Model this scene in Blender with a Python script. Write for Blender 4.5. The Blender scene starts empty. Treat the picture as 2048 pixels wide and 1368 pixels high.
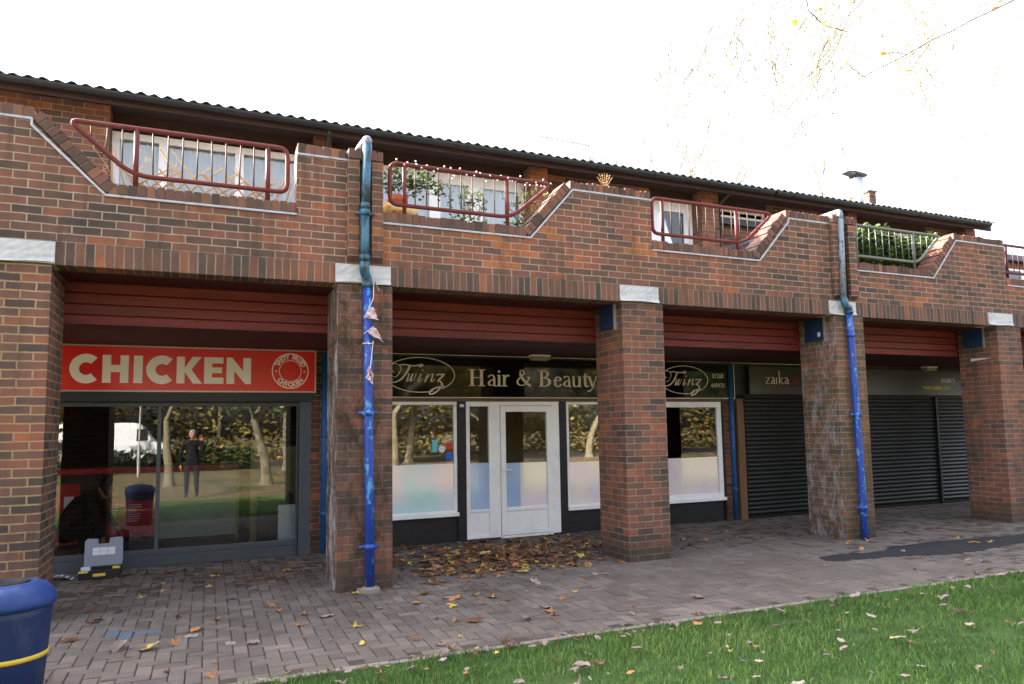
import bpy, math, random
import numpy as np
from mathutils import Vector, Matrix
R = math.radians
random.seed(7); np.random.seed(7)
S = bpy.context.scene
COL = S.collection

# ---------------------------------------------------------------- camera
cam_d = bpy.data.cameras.new('camera'); cam = bpy.data.objects.new('camera', cam_d); COL.objects.link(cam)
cam_d.sensor_width = 36; cam_d.lens = 1421.0*36/2048; cam_d.shift_y = .0218; cam_d.clip_end = 1500; cam_d.clip_start = .05
cr = Vector((.91972, -.39223, -.01626)); cu = Vector((-.02113, -.09083, .99564)); cf = Vector((.39200, .91537, .09183))
M = Matrix((cr, cu, -cf)).transposed().to_4x4(); M.translation = (0, -7.082, 1.53); cam.matrix_world = M
S.camera = cam
# ---------------------------------------------------------------- world, sun, exposure
SUN_EL, SUN_AZ = 30.5, -42.0            # azimuth from +Y, negative = towards -X
w = bpy.data.worlds.new('World'); S.world = w; w.use_nodes = True
nt = w.node_tree; bg = nt.nodes['Background']; sky = nt.nodes.new('ShaderNodeTexSky')
sky.sky_type = 'NISHITA'; sky.sun_disc = False; sky.sun_elevation = R(SUN_EL); sky.sun_rotation = R(SUN_AZ)
sky.air_density = .8; sky.dust_density = 7.0; sky.ozone_density = 1.0
hs = nt.nodes.new('ShaderNodeHueSaturation'); hs.inputs['Saturation'].default_value = .45; nt.links.new(sky.outputs[0], hs.inputs['Color']); nt.links.new(hs.outputs[0], bg.inputs[0]); bg.inputs[1].default_value = .15
sun_d = bpy.data.lights.new('sun', 'SUN'); sun_d.energy = 4.0; sun_d.angle = R(.5); sun_d.color = (1, .93, .82)
sun = bpy.data.objects.new('sun', sun_d); COL.objects.link(sun)
sd = Vector((math.sin(R(SUN_AZ))*math.cos(R(SUN_EL)), math.cos(R(SUN_AZ))*math.cos(R(SUN_EL)), math.sin(R(SUN_EL))))
sun.rotation_euler = sd.to_track_quat('Z', 'Y').to_euler()
S.view_settings.view_transform = 'Standard'; S.view_settings.look = 'None'; S.view_settings.gamma = 1
S.view_settings.exposure = 2.92

# ---------------------------------------------------------------- materials
def srgb(r, g, b):
    f = lambda c: c/12.92 if c <= .04045 else ((c+.055)/1.055)**2.4
    return (f(r/255), f(g/255), f(b/255), 1)
class NT:
    def __init__(s, name, rough=.8, metal=0, spec=.3):
        s.m = bpy.data.materials.new(name); s.m.use_nodes = True; s.t = s.m.node_tree
        s.b = s.t.nodes['Principled BSDF']; s.out = s.t.nodes['Material Output']
        s.b.inputs['Roughness'].default_value = rough; s.b.inputs['Metallic'].default_value = metal
        s.b.inputs['Specular IOR Level'].default_value = spec
    def n(s, typ, **k):
        nd = s.t.nodes.new('ShaderNode'+typ)
        for a, v in k.items():
            if isinstance(v, (int, float, str, bool)) and hasattr(nd, a): setattr(nd, a, v)
            elif a in nd.inputs: nd.inputs[a].default_value = v
        return nd
    def l(s, a, b): s.t.links.new(a, b)
    def noise(s, scale, detail=4, rough=.6, co=None, stretch=None):
        nd = s.n('TexNoise'); nd.inputs['Scale'].default_value = scale; nd.inputs['Detail'].default_value = detail; nd.inputs['Roughness'].default_value = rough
        if co is None: co = s.co()
        if stretch:
            mp = s.n('Mapping'); mp.inputs['Scale'].default_value = stretch; s.l(co, mp.inputs[0]); co = mp.outputs[0]
        s.l(co, nd.inputs['Vector']); return nd.outputs['Fac']
    def co(s, kind='Object'):
        if not hasattr(s, '_tc'): s._tc = s.n('TexCoord')
        return s._tc.outputs[kind]
    def ramp(s, fac, stops, interp='LINEAR'):
        nd = s.n('ValToRGB'); cr_ = nd.color_ramp; cr_.interpolation = interp
        while len(cr_.elements) < len(stops): cr_.elements.new(.5)
        for e, (p, c) in zip(cr_.elements, stops):
            e.position = p; e.color = c if len(c) == 4 else (*c, 1)
        s.l(fac, nd.inputs[0]); return nd.outputs[0]
    def mix(s, fac, a, b, mode='MIX'):
        nd = s.n('Mix'); nd.data_type = 'RGBA'; nd.blend_type = mode
        for i, v in ((0, fac), (6, a), (7, b)):
            if isinstance(v, (tuple, list, float, int)): nd.inputs[i].default_value = v
            else: s.l(v, nd.inputs[i])
        return nd.outputs[2]
    def math(s, op, a, b=0, c=None):
        nd = s.n('Math'); nd.operation = op
        for i, v in enumerate((a, b) if c is None else (a, b, c)):
            if isinstance(v, (float, int)): nd.inputs[i].default_value = v
            else: s.l(v, nd.inputs[i])
        return nd.outputs[0]
    def base(s, c):
        if isinstance(c, (tuple, list)): s.b.inputs['Base Color'].default_value = c
        else: s.l(c, s.b.inputs['Base Color'])
        return s
    def bump(s, h, strength=.3, dist=.01):
        nd = s.n('Bump'); nd.inputs['Strength'].default_value = strength; nd.inputs['Distance'].default_value = dist
        s.l(h, nd.inputs['Height']); s.l(nd.outputs[0], s.b.inputs['Normal'])
BR = [(0, srgb(64, 60, 60)), (.2, srgb(80, 68, 65)), (.38, srgb(103, 79, 71)), (.55, srgb(119, 84, 73)), (.74, srgb(132, 87, 72)), (.88, srgb(146, 91, 70)), (.97, srgb(166, 99, 67)), (1, srgb(172, 106, 68))]
def brick_mat(name, mortar=srgb(186, 168, 144), offset=.5, dark=0., white=0., moss=0., width=.225, height=.075, ms=.006, warm=0., shift=0., side=0.):
    q = NT(name, rough=.86, spec=.25)
    uv = q.n('UVMap').outputs[0]; ob = q.co()
    nz = q.n('TexNoise'); nz.inputs['Scale'].default_value = 9; nz.inputs['Detail'].default_value = 3; q.l(uv, nz.inputs['Vector'])
    va = q.n('VectorMath'); va.operation = 'SUBTRACT'; q.l(nz.outputs['Color'], va.inputs[0]); va.inputs[1].default_value = (.5, .5, .5)
    vs = q.n('VectorMath'); vs.operation = 'SCALE'; q.l(va.outputs[0], vs.inputs[0]); vs.inputs['Scale'].default_value = .013
    vd = q.n('VectorMath'); vd.operation = 'ADD'; q.l(uv, vd.inputs[0]); q.l(vs.outputs[0], vd.inputs[1])
    b = q.n('TexBrick'); b.offset = offset; b.inputs['Scale'].default_value = 1; b.inputs['Brick Width'].default_value = width
    b.inputs['Row Height'].default_value = height; b.inputs['Mortar Size'].default_value = ms; b.inputs['Mortar Smooth'].default_value = .25
    b.inputs['Color1'].default_value = (0, 0, 0, 1); b.inputs['Color2'].default_value = (1, 1, 1, 1); b.inputs['Mortar'].default_value = (.5, .5, .5, 1)
    q.l(vd.outputs[0], b.inputs['Vector'])
    big = q.noise(.75, 3, .55, ob); mid = q.noise(7, 5, .65, ob); fine = q.noise(90, 4, .7, ob)
    t = q.math('MULTIPLY_ADD', b.outputs['Color'], .66, q.math('MULTIPLY_ADD', big, 1.5, -.585+shift))
    t = q.math('MULTIPLY_ADD', mid, .55, q.math('SUBTRACT', t, .275))
    c = q.ramp(t, BR)
    c = q.mix(q.math('MULTIPLY', q.ramp(fine, [(.45, (0, 0, 0)), (.75, (1, 1, 1))]), .35), c, srgb(62, 48, 46))
    mc = q.mix(mid, mortar, tuple(x*.55 for x in mortar[:3])+(1,))
    fac = b.outputs['Fac']
    c = q.mix(fac, c, mc)
    st = q.noise(1.6, 6, .7, ob, (1, 1, .35))
    c = q.mix(q.math('MULTIPLY', q.ramp(st, [(.42, (0, 0, 0)), (.7, (1, 1, 1))]), .45+dark), c, srgb(72, 62, 54))
    dp = q.noise(7, 5, .7, ob, (1, 1, .12)); c = q.mix(q.math('MULTIPLY', q.ramp(dp, [(.5, (0, 0, 0)), (.68, (1, 1, 1))]), .5), c, srgb(64, 56, 48))
    if moss:
        ms_ = q.noise(4.5, 7, .78, ob, (1, 1, .5)); c = q.mix(q.math('MULTIPLY', q.ramp(ms_, [(.47, (0, 0, 0)), (.6, (1, 1, 1))]), moss), c, srgb(52, 46, 32))
    if warm: c = q.mix(warm, c, srgb(128, 112, 74))
    wn = q.noise(4.5, 8, .8, ob, (1, 1, .7)); lo = .68-.22*white
    if white is not None: c = q.mix(q.math('MULTIPLY', q.ramp(wn, [(lo, (0, 0, 0)), (lo+.1, (1, 1, 1))]), .28+.5*white), c, srgb(176, 172, 172))
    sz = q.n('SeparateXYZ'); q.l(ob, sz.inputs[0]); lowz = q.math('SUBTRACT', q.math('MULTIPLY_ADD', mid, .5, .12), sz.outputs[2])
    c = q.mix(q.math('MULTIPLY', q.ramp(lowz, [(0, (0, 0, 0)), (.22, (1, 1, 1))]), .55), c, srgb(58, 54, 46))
    if side:
        ge = q.n('NewGeometry'); sx_ = q.n('SeparateXYZ'); q.l(ge.outputs['Normal'], sx_.inputs[0]); k_ = q.math('LESS_THAN', sx_.outputs[0], -.5)
        sn = q.noise(9, 8, .8, ob, (1, 1, .4)); c = q.mix(q.math('MULTIPLY', k_, q.math('MULTIPLY', q.ramp(sn, [(.48, (0, 0, 0)), (.60, (1, 1, 1))]), side)), c, srgb(178, 176, 182))
    q.base(c)
    h = q.math('ADD', q.math('MULTIPLY', q.math('SUBTRACT', 1, fac), 1.0), q.math('MULTIPLY', mid, .35))
    q.bump(q.math('ADD', h, q.math('MULTIPLY', fine, .2)), .7, .008)
    return q.m
def plain(name, c, rough=.6, metal=0, var=.15, scale=6, bump=0, spec=.3, stretch=None, dirt=None, dirt_amt=.5):
    q = NT(name, rough, metal, spec); f = q.noise(scale, 6, .65, None, stretch)
    cc = q.mix(f, tuple(x*(1-var) for x in c[:3])+(1,), tuple(min(1, x*(1+var)) for x in c[:3])+(1,))
    if dirt:
        g = q.noise(scale*.7+1.3, 8, .75, None, stretch); cc = q.mix(q.math('MULTIPLY', q.ramp(g, [(.5, (0, 0, 0)), (.66, (1, 1, 1))]), dirt_amt), cc, dirt)
    q.base(cc)
    if bump: q.bump(q.noise(scale*6, 5, .7), bump, .004)
    return q.m
def tone_mat(name, stops, rough=.85, fine=80, famt=.3, bump=.5, spec=.25, dirt=None, transl=0):
    q = NT(name, rough, 0, spec); a = q.n('Attribute'); a.attribute_name = 'tone'
    c = q.ramp(a.outputs['Fac'], stops); f = q.noise(fine, 5, .75)
    c = q.mix(famt, c, q.mix(f, (0, 0, 0, 1), (1, 1, 1, 1)), 'OVERLAY')
    if dirt:
        g = q.noise(1.1, 7, .72); c = q.mix(q.math('MULTIPLY', q.ramp(g, [(.42, (0, 0, 0)), (.66, (1, 1, 1))]), dirt[1]), c, dirt[0])
    q.base(c)
    if bump: q.bump(f, bump, .004)
    if transl:
        tr = q.n('BsdfTranslucent'); q.l(c, tr.inputs['Color']); mx = q.n('MixShader'); mx.inputs[0].default_value = transl
        q.l(q.b.outputs[0], mx.inputs[1]); q.l(tr.outputs[0], mx.inputs[2]); q.l(mx.outputs[0], q.out.inputs[0])
    return q.m
def glass_mat(name, tint=(.9, .93, .92, 1), refl=1.0, ior=1.9, rough=0.0):
    q = NT(name); fr = q.n('Fresnel'); fr.inputs['IOR'].default_value = ior
    g = q.n('BsdfGlossy'); g.inputs['Roughness'].default_value = rough; g.inputs['Color'].default_value = (1, 1, 1, 1)
    tr = q.n('BsdfTransparent'); tr.inputs['Color'].default_value = tint
    mx = q.n('MixShader'); q.l(q.math('MULTIPLY', fr.outputs[0], refl), mx.inputs[0]); q.l(tr.outputs[0], mx.inputs[1]); q.l(g.outputs[0], mx.inputs[2])
    bp = q.n('Bump'); bp.inputs['Strength'].default_value = .02; bp.inputs['Distance'].default_value = .02; q.l(q.noise(1.5, 1), bp.inputs['Height']); q.l(bp.outputs[0], g.inputs['Normal'])
    q.l(mx.outputs[0], q.out.inputs[0]); return q.m
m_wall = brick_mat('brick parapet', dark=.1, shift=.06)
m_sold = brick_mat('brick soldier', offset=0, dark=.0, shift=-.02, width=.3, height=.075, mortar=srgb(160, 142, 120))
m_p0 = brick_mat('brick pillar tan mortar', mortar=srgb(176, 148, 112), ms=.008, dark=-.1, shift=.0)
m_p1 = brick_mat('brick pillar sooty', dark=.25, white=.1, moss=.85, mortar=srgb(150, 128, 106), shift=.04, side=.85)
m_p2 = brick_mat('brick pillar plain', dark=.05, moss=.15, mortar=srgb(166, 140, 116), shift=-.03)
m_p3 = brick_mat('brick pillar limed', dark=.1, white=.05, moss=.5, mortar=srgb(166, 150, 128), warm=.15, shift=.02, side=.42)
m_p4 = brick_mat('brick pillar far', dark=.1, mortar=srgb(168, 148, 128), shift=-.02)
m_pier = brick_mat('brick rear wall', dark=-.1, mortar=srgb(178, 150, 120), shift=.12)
m_cop = tone_mat('brick coping', [(0, srgb(78, 62, 58)), (.5, srgb(112, 80, 72)), (.85, srgb(132, 92, 76)), (1, srgb(158, 100, 76))], dirt=(srgb(70, 66, 54), .6))
m_mortar = plain('mortar', srgb(120, 108, 96), .9, bump=.5)
m_lead = plain('lead wrap', srgb(186, 188, 192), .55, 0, .1, 3, bump=.15, dirt=srgb(130, 132, 134), dirt_amt=.5)
m_flash = plain('flashing strip', srgb(170, 174, 182), .5, .2, .2, 14, dirt=srgb(96, 92, 86))
m_railred = plain('red railing paint', srgb(104, 42, 40), .6, 0, .25, 9, bump=.4, dirt=srgb(96, 62, 52), dirt_amt=.8)
m_railgrey = plain('grey railing paint', srgb(104, 108, 102), .55, 0, .2, 9, bump=.3, dirt=srgb(80, 72, 62))
m_picket = plain('picket metal', srgb(84, 62, 56), .7, 0, .2, 12, dirt=srgb(70, 50, 44))
m_raildark = plain('dark purple railing paint', srgb(84, 44, 52), .5)
m_tile = plain('roof pantile', srgb(66, 74, 78), .8, 0, .3, 5, bump=.6, dirt=srgb(74, 84, 60), dirt_amt=.6)
m_black = plain('black plastic', srgb(30, 32, 36), .4, 0, .2, 5, spec=.5)
m_soffit = plain('dark timber soffit', srgb(58, 42, 38), .8, 0, .3, 4, stretch=(.3, 3, 3))
m_clad = plain('red brown boards', srgb(108, 42, 38), .6, 0, .22, 5, bump=.3, stretch=(.25, 2, 3), dirt=srgb(66, 32, 30), dirt_amt=.8)
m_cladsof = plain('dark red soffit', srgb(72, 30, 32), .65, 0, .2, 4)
m_white = plain('white upvc', srgb(238, 238, 240), .35, 0, .04, 2, spec=.5, dirt=srgb(184, 184, 180), dirt_amt=.25)
m_anth = plain('anthracite aluminium', srgb(74, 80, 88), .45, .2, .08, 3, dirt=srgb(92, 94, 96), dirt_amt=.3)
m_box = plain('shutter housing', srgb(52, 52, 54), .45, .3, .1, 3)
m_blackpaint = plain('black painted timber', srgb(34, 34, 38), .5, 0, .3, 7, bump=.3, stretch=(1, 1, 4), dirt=srgb(58, 50, 48), dirt_amt=.5)
m_signblack = plain('black gloss acrylic', srgb(15, 16, 20), .05, 0, .1, 2, spec=.4)
m_signgrey = plain('dark grey sign', srgb(46, 48, 47), .3, 0, .08, 2, spec=.5)
m_letter = plain('cream lettering', srgb(226, 218, 206), .5, 0, .04)
m_letterw = plain('white vinyl', srgb(246, 242, 240), .4, 0, .03)
m_yelgreen = plain('lime lettering', srgb(226, 224, 50), .5, 0, .04)
m_redlet = plain('crimson flower vinyl', srgb(150, 32, 60), .5, 0, .04)
m_signred = plain('red sign face', srgb(222, 34, 34), .28, 0, .05, 2, spec=.5)
m_alu = plain('aluminium trim', srgb(170, 168, 164), .4, .6, .1)
m_shutter = plain('shutter slat', srgb(31, 31, 30), .34, .3, .2, 6, dirt=srgb(44, 42, 38), dirt_amt=.5)
m_blue = plain('blue pipe paint', srgb(30, 62, 168), .38, 0, .12, 9, spec=.5, dirt=srgb(60, 140, 196), dirt_amt=0)
def chipped(name, base, chip, lo=.56, amt=.9):
    q = NT(name, .38, 0, .5); f = q.noise(8, 8, .7, None, (2, 2, .6)); f2 = q.noise(22, 5, .6)
    k = q.math('MULTIPLY', f, q.math('ADD', f2, .5))
    c = q.mix(q.math('MULTIPLY', q.ramp(k, [(lo, (0, 0, 0)), (lo+.04, (1, 1, 1))]), amt), base, chip); q.base(c)
    q.bump(k, .4, .004); return q.m
m_blue = chipped('chipped blue paint', srgb(30, 64, 152), srgb(80, 150, 196), .57)
m_teal = chipped('weathered teal paint', srgb(46, 98, 124), srgb(44, 50, 58), .50, .9)
m_greypipe = chipped('weathered grey pipe', srgb(120, 130, 142), srgb(60, 62, 66), .55)
m_bluedark = plain('blue rear pipe', srgb(36, 88, 148), .45)
m_panelblue = plain('navy panel', srgb(30, 54, 88), .5, 0, .25, 3)
m_wood = plain('bare old timber', srgb(112, 84, 62), .8, 0, .35, 5, stretch=(3, 3, .4), bump=.4)
m_conc = plain('concrete', srgb(132, 124, 114), .9, 0, .2, 9, bump=.6)
m_slab = plain('pale terrace slab', srgb(196, 190, 180), .9)  # hidden floor, made paler to bounce light onto the balcony windows
m_asph = plain('patch asphalt', srgb(54, 54, 58), .95, 0, .35, 45, bump=1.0, spec=.1, dirt=srgb(84, 80, 76), dirt_amt=.5)
m_glass = glass_mat('shop glass', (.82, .86, .85, 1), 1.15, 1.62)
m_glassb = glass_mat('salon glass', (.84, .86, .84, 1), 1.25, 1.85)
m_glass2 = glass_mat('window glass', (.85, .88, .9, 1), 1.0, 1.6)
m_int = plain('interior dark wall', srgb(58, 50, 48), .8)
m_intcream = plain('salon wall', srgb(168, 148, 112), .8)
m_floor = plain('tile floor brown', srgb(140, 96, 72), .35, 0, .2, 3)
m_curtain = plain('net curtain', srgb(236, 238, 244), .9, 0, .3, 10, stretch=(14, 14, .4))
m_poster = plain('red poster', srgb(186, 26, 38), .4)
m_counter = plain('counter white', srgb(150, 156, 154), .4)
m_tan = plain('tan panel', srgb(150, 130, 92), .6)
m_bin = plain('blue bin plastic', srgb(24, 40, 84), .5, 0, .2, 9, spec=.4, bump=.35, dirt=srgb(62, 70, 96), dirt_amt=.55, stretch=(1, 1, .3))
m_binlid = plain('blue bin lid', srgb(26, 56, 118), .5, 0, .2, 12, spec=.4, bump=.35, dirt=srgb(66, 84, 124), dirt_amt=.6)
m_yellow = plain('yellow plastic', srgb(214, 180, 60), .5)
m_tbgrey = plain('grey toolbox lid', srgb(140, 144, 160), .45, 0, .08)
m_tbclear = plain('pale lid', srgb(196, 208, 214), .4)
m_paper = plain('white paper', srgb(216, 218, 228), .8, 0, .06)
m_cloth = plain('black jacket', srgb(14, 14, 17), .85, 0, .3, 8, bump=.5)
m_cloth2 = plain('dark trousers', srgb(20, 20, 26), .85, 0, .3, 8, bump=.5)
m_skin = plain('skin', srgb(170, 118, 96), .55)
m_hair = plain('dark hair', srgb(34, 28, 26), .7)
m_shoe = plain('grey shoe', srgb(120, 118, 116), .6)
m_bunting = plain('faded bunting', srgb(206, 186, 190), .7, 0, .1, 20, dirt=srgb(170, 70, 84), dirt_amt=.7)
m_lamp = plain('lamp diffuser', srgb(150, 140, 128), .4)
m_flue = plain('steel flue', srgb(196, 200, 214), .4, .3)
m_pot = plain('terracotta', srgb(170, 96, 70), .8)
m_green = tone_mat('leaf green', [(0, srgb(26, 38, 18)), (.6, srgb(58, 82, 34)), (1, srgb(120, 140, 60))], .6, bump=0, transl=.3)
m_wood_leaf = tone_mat('wood foliage', [(0, srgb(44, 48, 26)), (.5, srgb(92, 86, 42)), (1, srgb(176, 146, 74))], .7, bump=0)
m_autumn = tone_mat('autumn leaf', [(0, srgb(92, 78, 30)), (.5, srgb(168, 138, 50)), (1, srgb(206, 176, 70))], .6, bump=0, transl=.35)
m_fallen = tone_mat('fallen leaf', [(0, srgb(88, 60, 42)), (.35, srgb(128, 90, 62)), (.6, srgb(158, 112, 76)), (.72, srgb(176, 122, 78)), (.8, srgb(186, 158, 76)), (.88, srgb(196, 172, 94)), (.9, srgb(112, 98, 92)), (1, srgb(150, 134, 128))], .75, 60, .4, .3)
m_bark = plain('plane bark', srgb(112, 104, 84), .9, 0, .45, 4, bump=.8, dirt=srgb(62, 58, 46), dirt_amt=.9)
m_birch = plain('pale twig bark', srgb(150, 140, 120), .85, 0, .25, 4)
m_twig = plain('dark twig', srgb(84, 62, 58), .8)
m_drystick = plain('dry cane', srgb(196, 170, 130), .7, 0, .2)
m_grass = tone_mat('grass blade', [(0, srgb(48, 68, 34)), (.5, srgb(80, 114, 52)), (.85, srgb(114, 146, 72)), (1, srgb(148, 156, 100))], .55, bump=0, transl=.3)
m_pave = tone_mat('paving block', [(0, srgb(94, 86, 82)), (.5, srgb(112, 102, 97)), (1, srgb(134, 121, 113))], .88, 130, .6, .8, dirt=(srgb(80, 72, 64), .65))
m_bed = plain('joint sand', srgb(74, 66, 60), .95, 0, .3, 12, bump=.7)
def soil():
    q = NT('lawn ground', .95); a = q.noise(.5, 6); b = q.noise(25, 5, .7)
    c = q.mix(b, srgb(38, 54, 24), srgb(68, 96, 40)); c = q.mix(q.ramp(q.noise(60, 3), [(.60, (0, 0, 0)), (.66, (1, 1, 1))]), c, srgb(60, 62, 38))
    sp = q.n('SeparateXYZ'); q.l(q.co(), sp.inputs[0]); far = q.math('LESS_THAN', sp.outputs[1], -5.6)
    c = q.mix(q.math('MULTIPLY', far, q.ramp(a, [(.38, (0, 0, 0)), (.48, (1, 1, 1))])), c, q.mix(b, srgb(126, 100, 72), srgb(84, 78, 56))); q.base(c); q.bump(b, .8, .02); return q.m
m_soil = soil()
def film():
    q = NT('frosted film', .12, 0, 1); q.b.inputs['Coat Weight'].default_value = .8; q.b.inputs['Coat IOR'].default_value = 1.8; q.b.inputs['Coat Roughness'].default_value = .1; f = q.noise(1.1, 2, .5)
    q.base(q.ramp(f, [(.3, srgb(176, 224, 226)), (.42, srgb(206, 226, 236)), (.5, srgb(230, 220, 236)), (.58, srgb(240, 222, 224)), (.68, srgb(238, 236, 216)), (.8, srgb(170, 196, 230))])); return q.m  # pastel noise paints the film's coloured reflections into its base colour
m_film = film()
def film2(name, a, b_, c_):
    q = NT(name, .12, 0, 1); q.b.inputs['Coat Weight'].default_value = .8; q.b.inputs['Coat IOR'].default_value = 1.8; q.b.inputs['Coat Roughness'].default_value = .1
    q.base(q.ramp(q.noise(1.6, 3, .5), [(.32, a), (.5, b_), (.66, c_)])); return q.m  # reflected tints painted into the film colour here too
m_film2 = film2('frosted film pink', srgb(226, 214, 240), srgb(240, 224, 226), srgb(240, 236, 222)); m_film3 = film2('frosted film blue', srgb(150, 182, 222), srgb(170, 196, 232), srgb(176, 206, 232))

# ---------------------------------------------------------------- mesh builder
class MB:
    def __init__(s): s.v = []; s.f = []; s.mi = []; s.tone = []; s.t = 0.5
    def add(s, vs, fs, mi=0, tone=None):
        o = len(s.v); s.v += [tuple(v) for v in vs]; s.f += [tuple(i+o for i in f) for f in fs]; s.mi += [mi]*len(fs)
        s.tone += [s.t if tone is None else tone]*len(vs); return s
    def box(s, x0, x1, y0, y1, z0, z1, mi=0, tone=None, M=None):
        vs = [Vector(p) for p in ((x0,y0,z0),(x1,y0,z0),(x1,y1,z0),(x0,y1,z0),(x0,y0,z1),(x1,y0,z1),(x1,y1,z1),(x0,y1,z1))]
        if M: vs = [M @ v for v in vs]
        return s.add(vs, [(0,3,2,1),(4,5,6,7),(0,1,5,4),(1,2,6,5),(2,3,7,6),(3,0,4,7)], mi, tone)
    def prism(s, pts, y0, y1, mi=0, tone=None, axis='y', M=None):     # polygon in xz (or xy / yz) pushed through
        n = len(pts)
        if axis == 'y': vs = [(a, y0, b) for a, b in pts]+[(a, y1, b) for a, b in pts]
        elif axis == 'z': vs = [(a, b, y0) for a, b in pts]+[(a, b, y1) for a, b in pts]
        else: vs = [(y0, a, b) for a, b in pts]+[(y1, a, b) for a, b in pts]
        ar = sum(pts[i][0]*pts[(i+1) % n][1]-pts[(i+1) % n][0]*pts[i][1] for i in range(n))
        f1 = list(range(n)); f2 = list(range(2*n-1, n-1, -1)); sd_ = [((i+1) % n, i, i+n, (i+1) % n+n) for i in range(n)]
        fs = [tuple(f1), tuple(f2)]+sd_
        if (ar < 0) != (axis == 'z'): fs = [tuple(reversed(f)) for f in fs]
        if M: vs = [M @ Vector(v) for v in vs]
        return s.add(vs, fs, mi, tone)
    def tube(s, pts, r, n=8, mi=0, tone=None, cap=True, closed=False):
        pts = [Vector(p) for p in pts]; k = len(pts); rs = r if isinstance(r, (list, tuple)) else [r]*k
        T = []
        for i in range(k):
            a = pts[i-1] if (i or closed) else pts[0]; b = pts[(i+1) % k] if (i < k-1 or closed) else pts[k-1]
            T.append((b-a).normalized() if (b-a).length > 1e-9 else Vector((0, 0, 1)))
        up = Vector((0, 1, 0)) if abs(T[0].y) < .9 else Vector((1, 0, 0))
        N = (up-T[0]*up.dot(T[0])).normalized(); vs = []
        for i in range(k):
            N = (N-T[i]*N.dot(T[i])); N = N.normalized() if N.length > 1e-6 else T[i].orthogonal().normalized(); B = T[i].cross(N)
            vs += [pts[i]+(N*math.cos(2*math.pi*j/n)+B*math.sin(2*math.pi*j/n))*rs[i] for j in range(n)]
        fs = []
        for i in range(k if closed else k-1):
            a, b = i*n, ((i+1) % k)*n
            fs += [(a+j, a+(j+1) % n, b+(j+1) % n, b+j) for j in range(n)]
        if cap and not closed: fs += [tuple(range(n-1, -1, -1)), tuple((k-1)*n+j for j in range(n))]
        return s.add(vs, fs, mi, tone)
    def lathe(s, prof, c=(0, 0), n=32, mi=0, tone=None):
        vs = []; k = len(prof)
        for r, z in prof: vs += [(c[0]+r*math.cos(2*math.pi*j/n), c[1]+r*math.sin(2*math.pi*j/n), z) for j in range(n)]
        fs = [(i*n+j, i*n+(j+1) % n, (i+1)*n+(j+1) % n, (i+1)*n+j) for i in range(k-1) for j in range(n)]
        return s.add(vs, fs, mi, tone)
    def build(s, name, mats, parent=None, uvswap=False, uo=(0, 0, 0), smooth=False, bevel=0, loc=None):
        me = bpy.data.meshes.new(name); v = s.v
        if loc: v = [(a-loc[0], b-loc[1], c-loc[2]) for a, b, c in v]
        me.from_pydata(v, [], s.f)
        mats = mats if isinstance(mats, (list, tuple)) else [mats]
        for m in mats: me.materials.append(m)
        if len(mats) > 1: me.polygons.foreach_set('material_index', s.mi)
        at = me.attributes.new('tone', 'FLOAT', 'POINT'); at.data.foreach_set('value', s.tone)
        uvl = me.uv_layers.new(name='UVMap'); V = np.array(s.v, float)-np.array(uo); buf = np.zeros((len(me.loops), 2))
        for p in me.polygons:
            nx, ny, nz = (abs(c) for c in p.normal); a, b = (0, 2) if ny >= nx and ny >= nz else ((1, 2) if nx >= nz else (0, 1))
            if uvswap: a, b = b, a
            for li, vi in zip(p.loop_indices, p.vertices): buf[li] = (V[vi][a], V[vi][b])
        uvl.data.foreach_set('uv', buf.ravel())
        if smooth: me.polygons.foreach_set('use_smooth', [True]*len(me.polygons))
        o = bpy.data.objects.new(name, me); COL.objects.link(o)
        if parent: o.parent = parent
        if loc: o.location = loc
        if bevel:
            bm_ = o.modifiers.new('bevel', 'BEVEL'); bm_.width = bevel; bm_.segments = 2; bm_.limit_method = 'ANGLE'
        return o
def tag(o, label=None, cat=None, group=None, kind=None):
    if label: o['label'] = label
    if cat: o['category'] = cat
    if group: o['group'] = group
    if kind: o['kind'] = kind
    return o
def empty(name, label, cat, loc=(0, 0, 0), group=None):
    o = bpy.data.objects.new(name, None); COL.objects.link(o); o.empty_display_size = .1; o['_l'] = 0; del o['_l']
    return tag(o, label, cat, group)
def rounded(pts, rad, closed=True, seg=5):
    out = []; n = len(pts); P_ = [Vector(p) for p in pts]
    for i in range(n):
        if not closed and i in (0, n-1): out.append(P_[i]); continue
        a, b, c = P_[i-1], P_[i], P_[(i+1) % n]; r = rad[i] if isinstance(rad, (list, tuple)) else rad
        u = (a-b).normalized(); v_ = (c-b).normalized(); p0 = b+u*r; p1 = b+v_*r
        for k in range(seg+1):
            t = k/seg; out.append(p0*(1-t)**2+b*2*t*(1-t)+p1*t*t)
    return out

# ================================================================ SETTING: ground
gm = MB(); gm.add([(-300, -300, -.05), (300, -300, -.05), (300, 300, -.05), (-300, 300, -.05)], [(0, 1, 2, 3)])
tag(gm.build('ground', m_soil), kind='structure')
# lawn ground, gently uneven
lm = MB(); nx, ny = 90, 60; xs = np.linspace(-30, 40, nx); ys = -2.27-np.linspace(0, 1, ny)**1.6*50
vs = [(x, y, -.012+.010*math.sin(x*2.1+y)+.008*math.sin(y*3.3)) if j else (x, y, -.004) for j, y in enumerate(ys) for x in xs]
lm.add(vs, [(j*nx+i, (j+1)*nx+i, (j+1)*nx+i+1, j*nx+i+1) for j in range(ny-1) for i in range(nx-1)])
tag(lm.build('lawn', m_soil, smooth=True), kind='structure')
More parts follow.
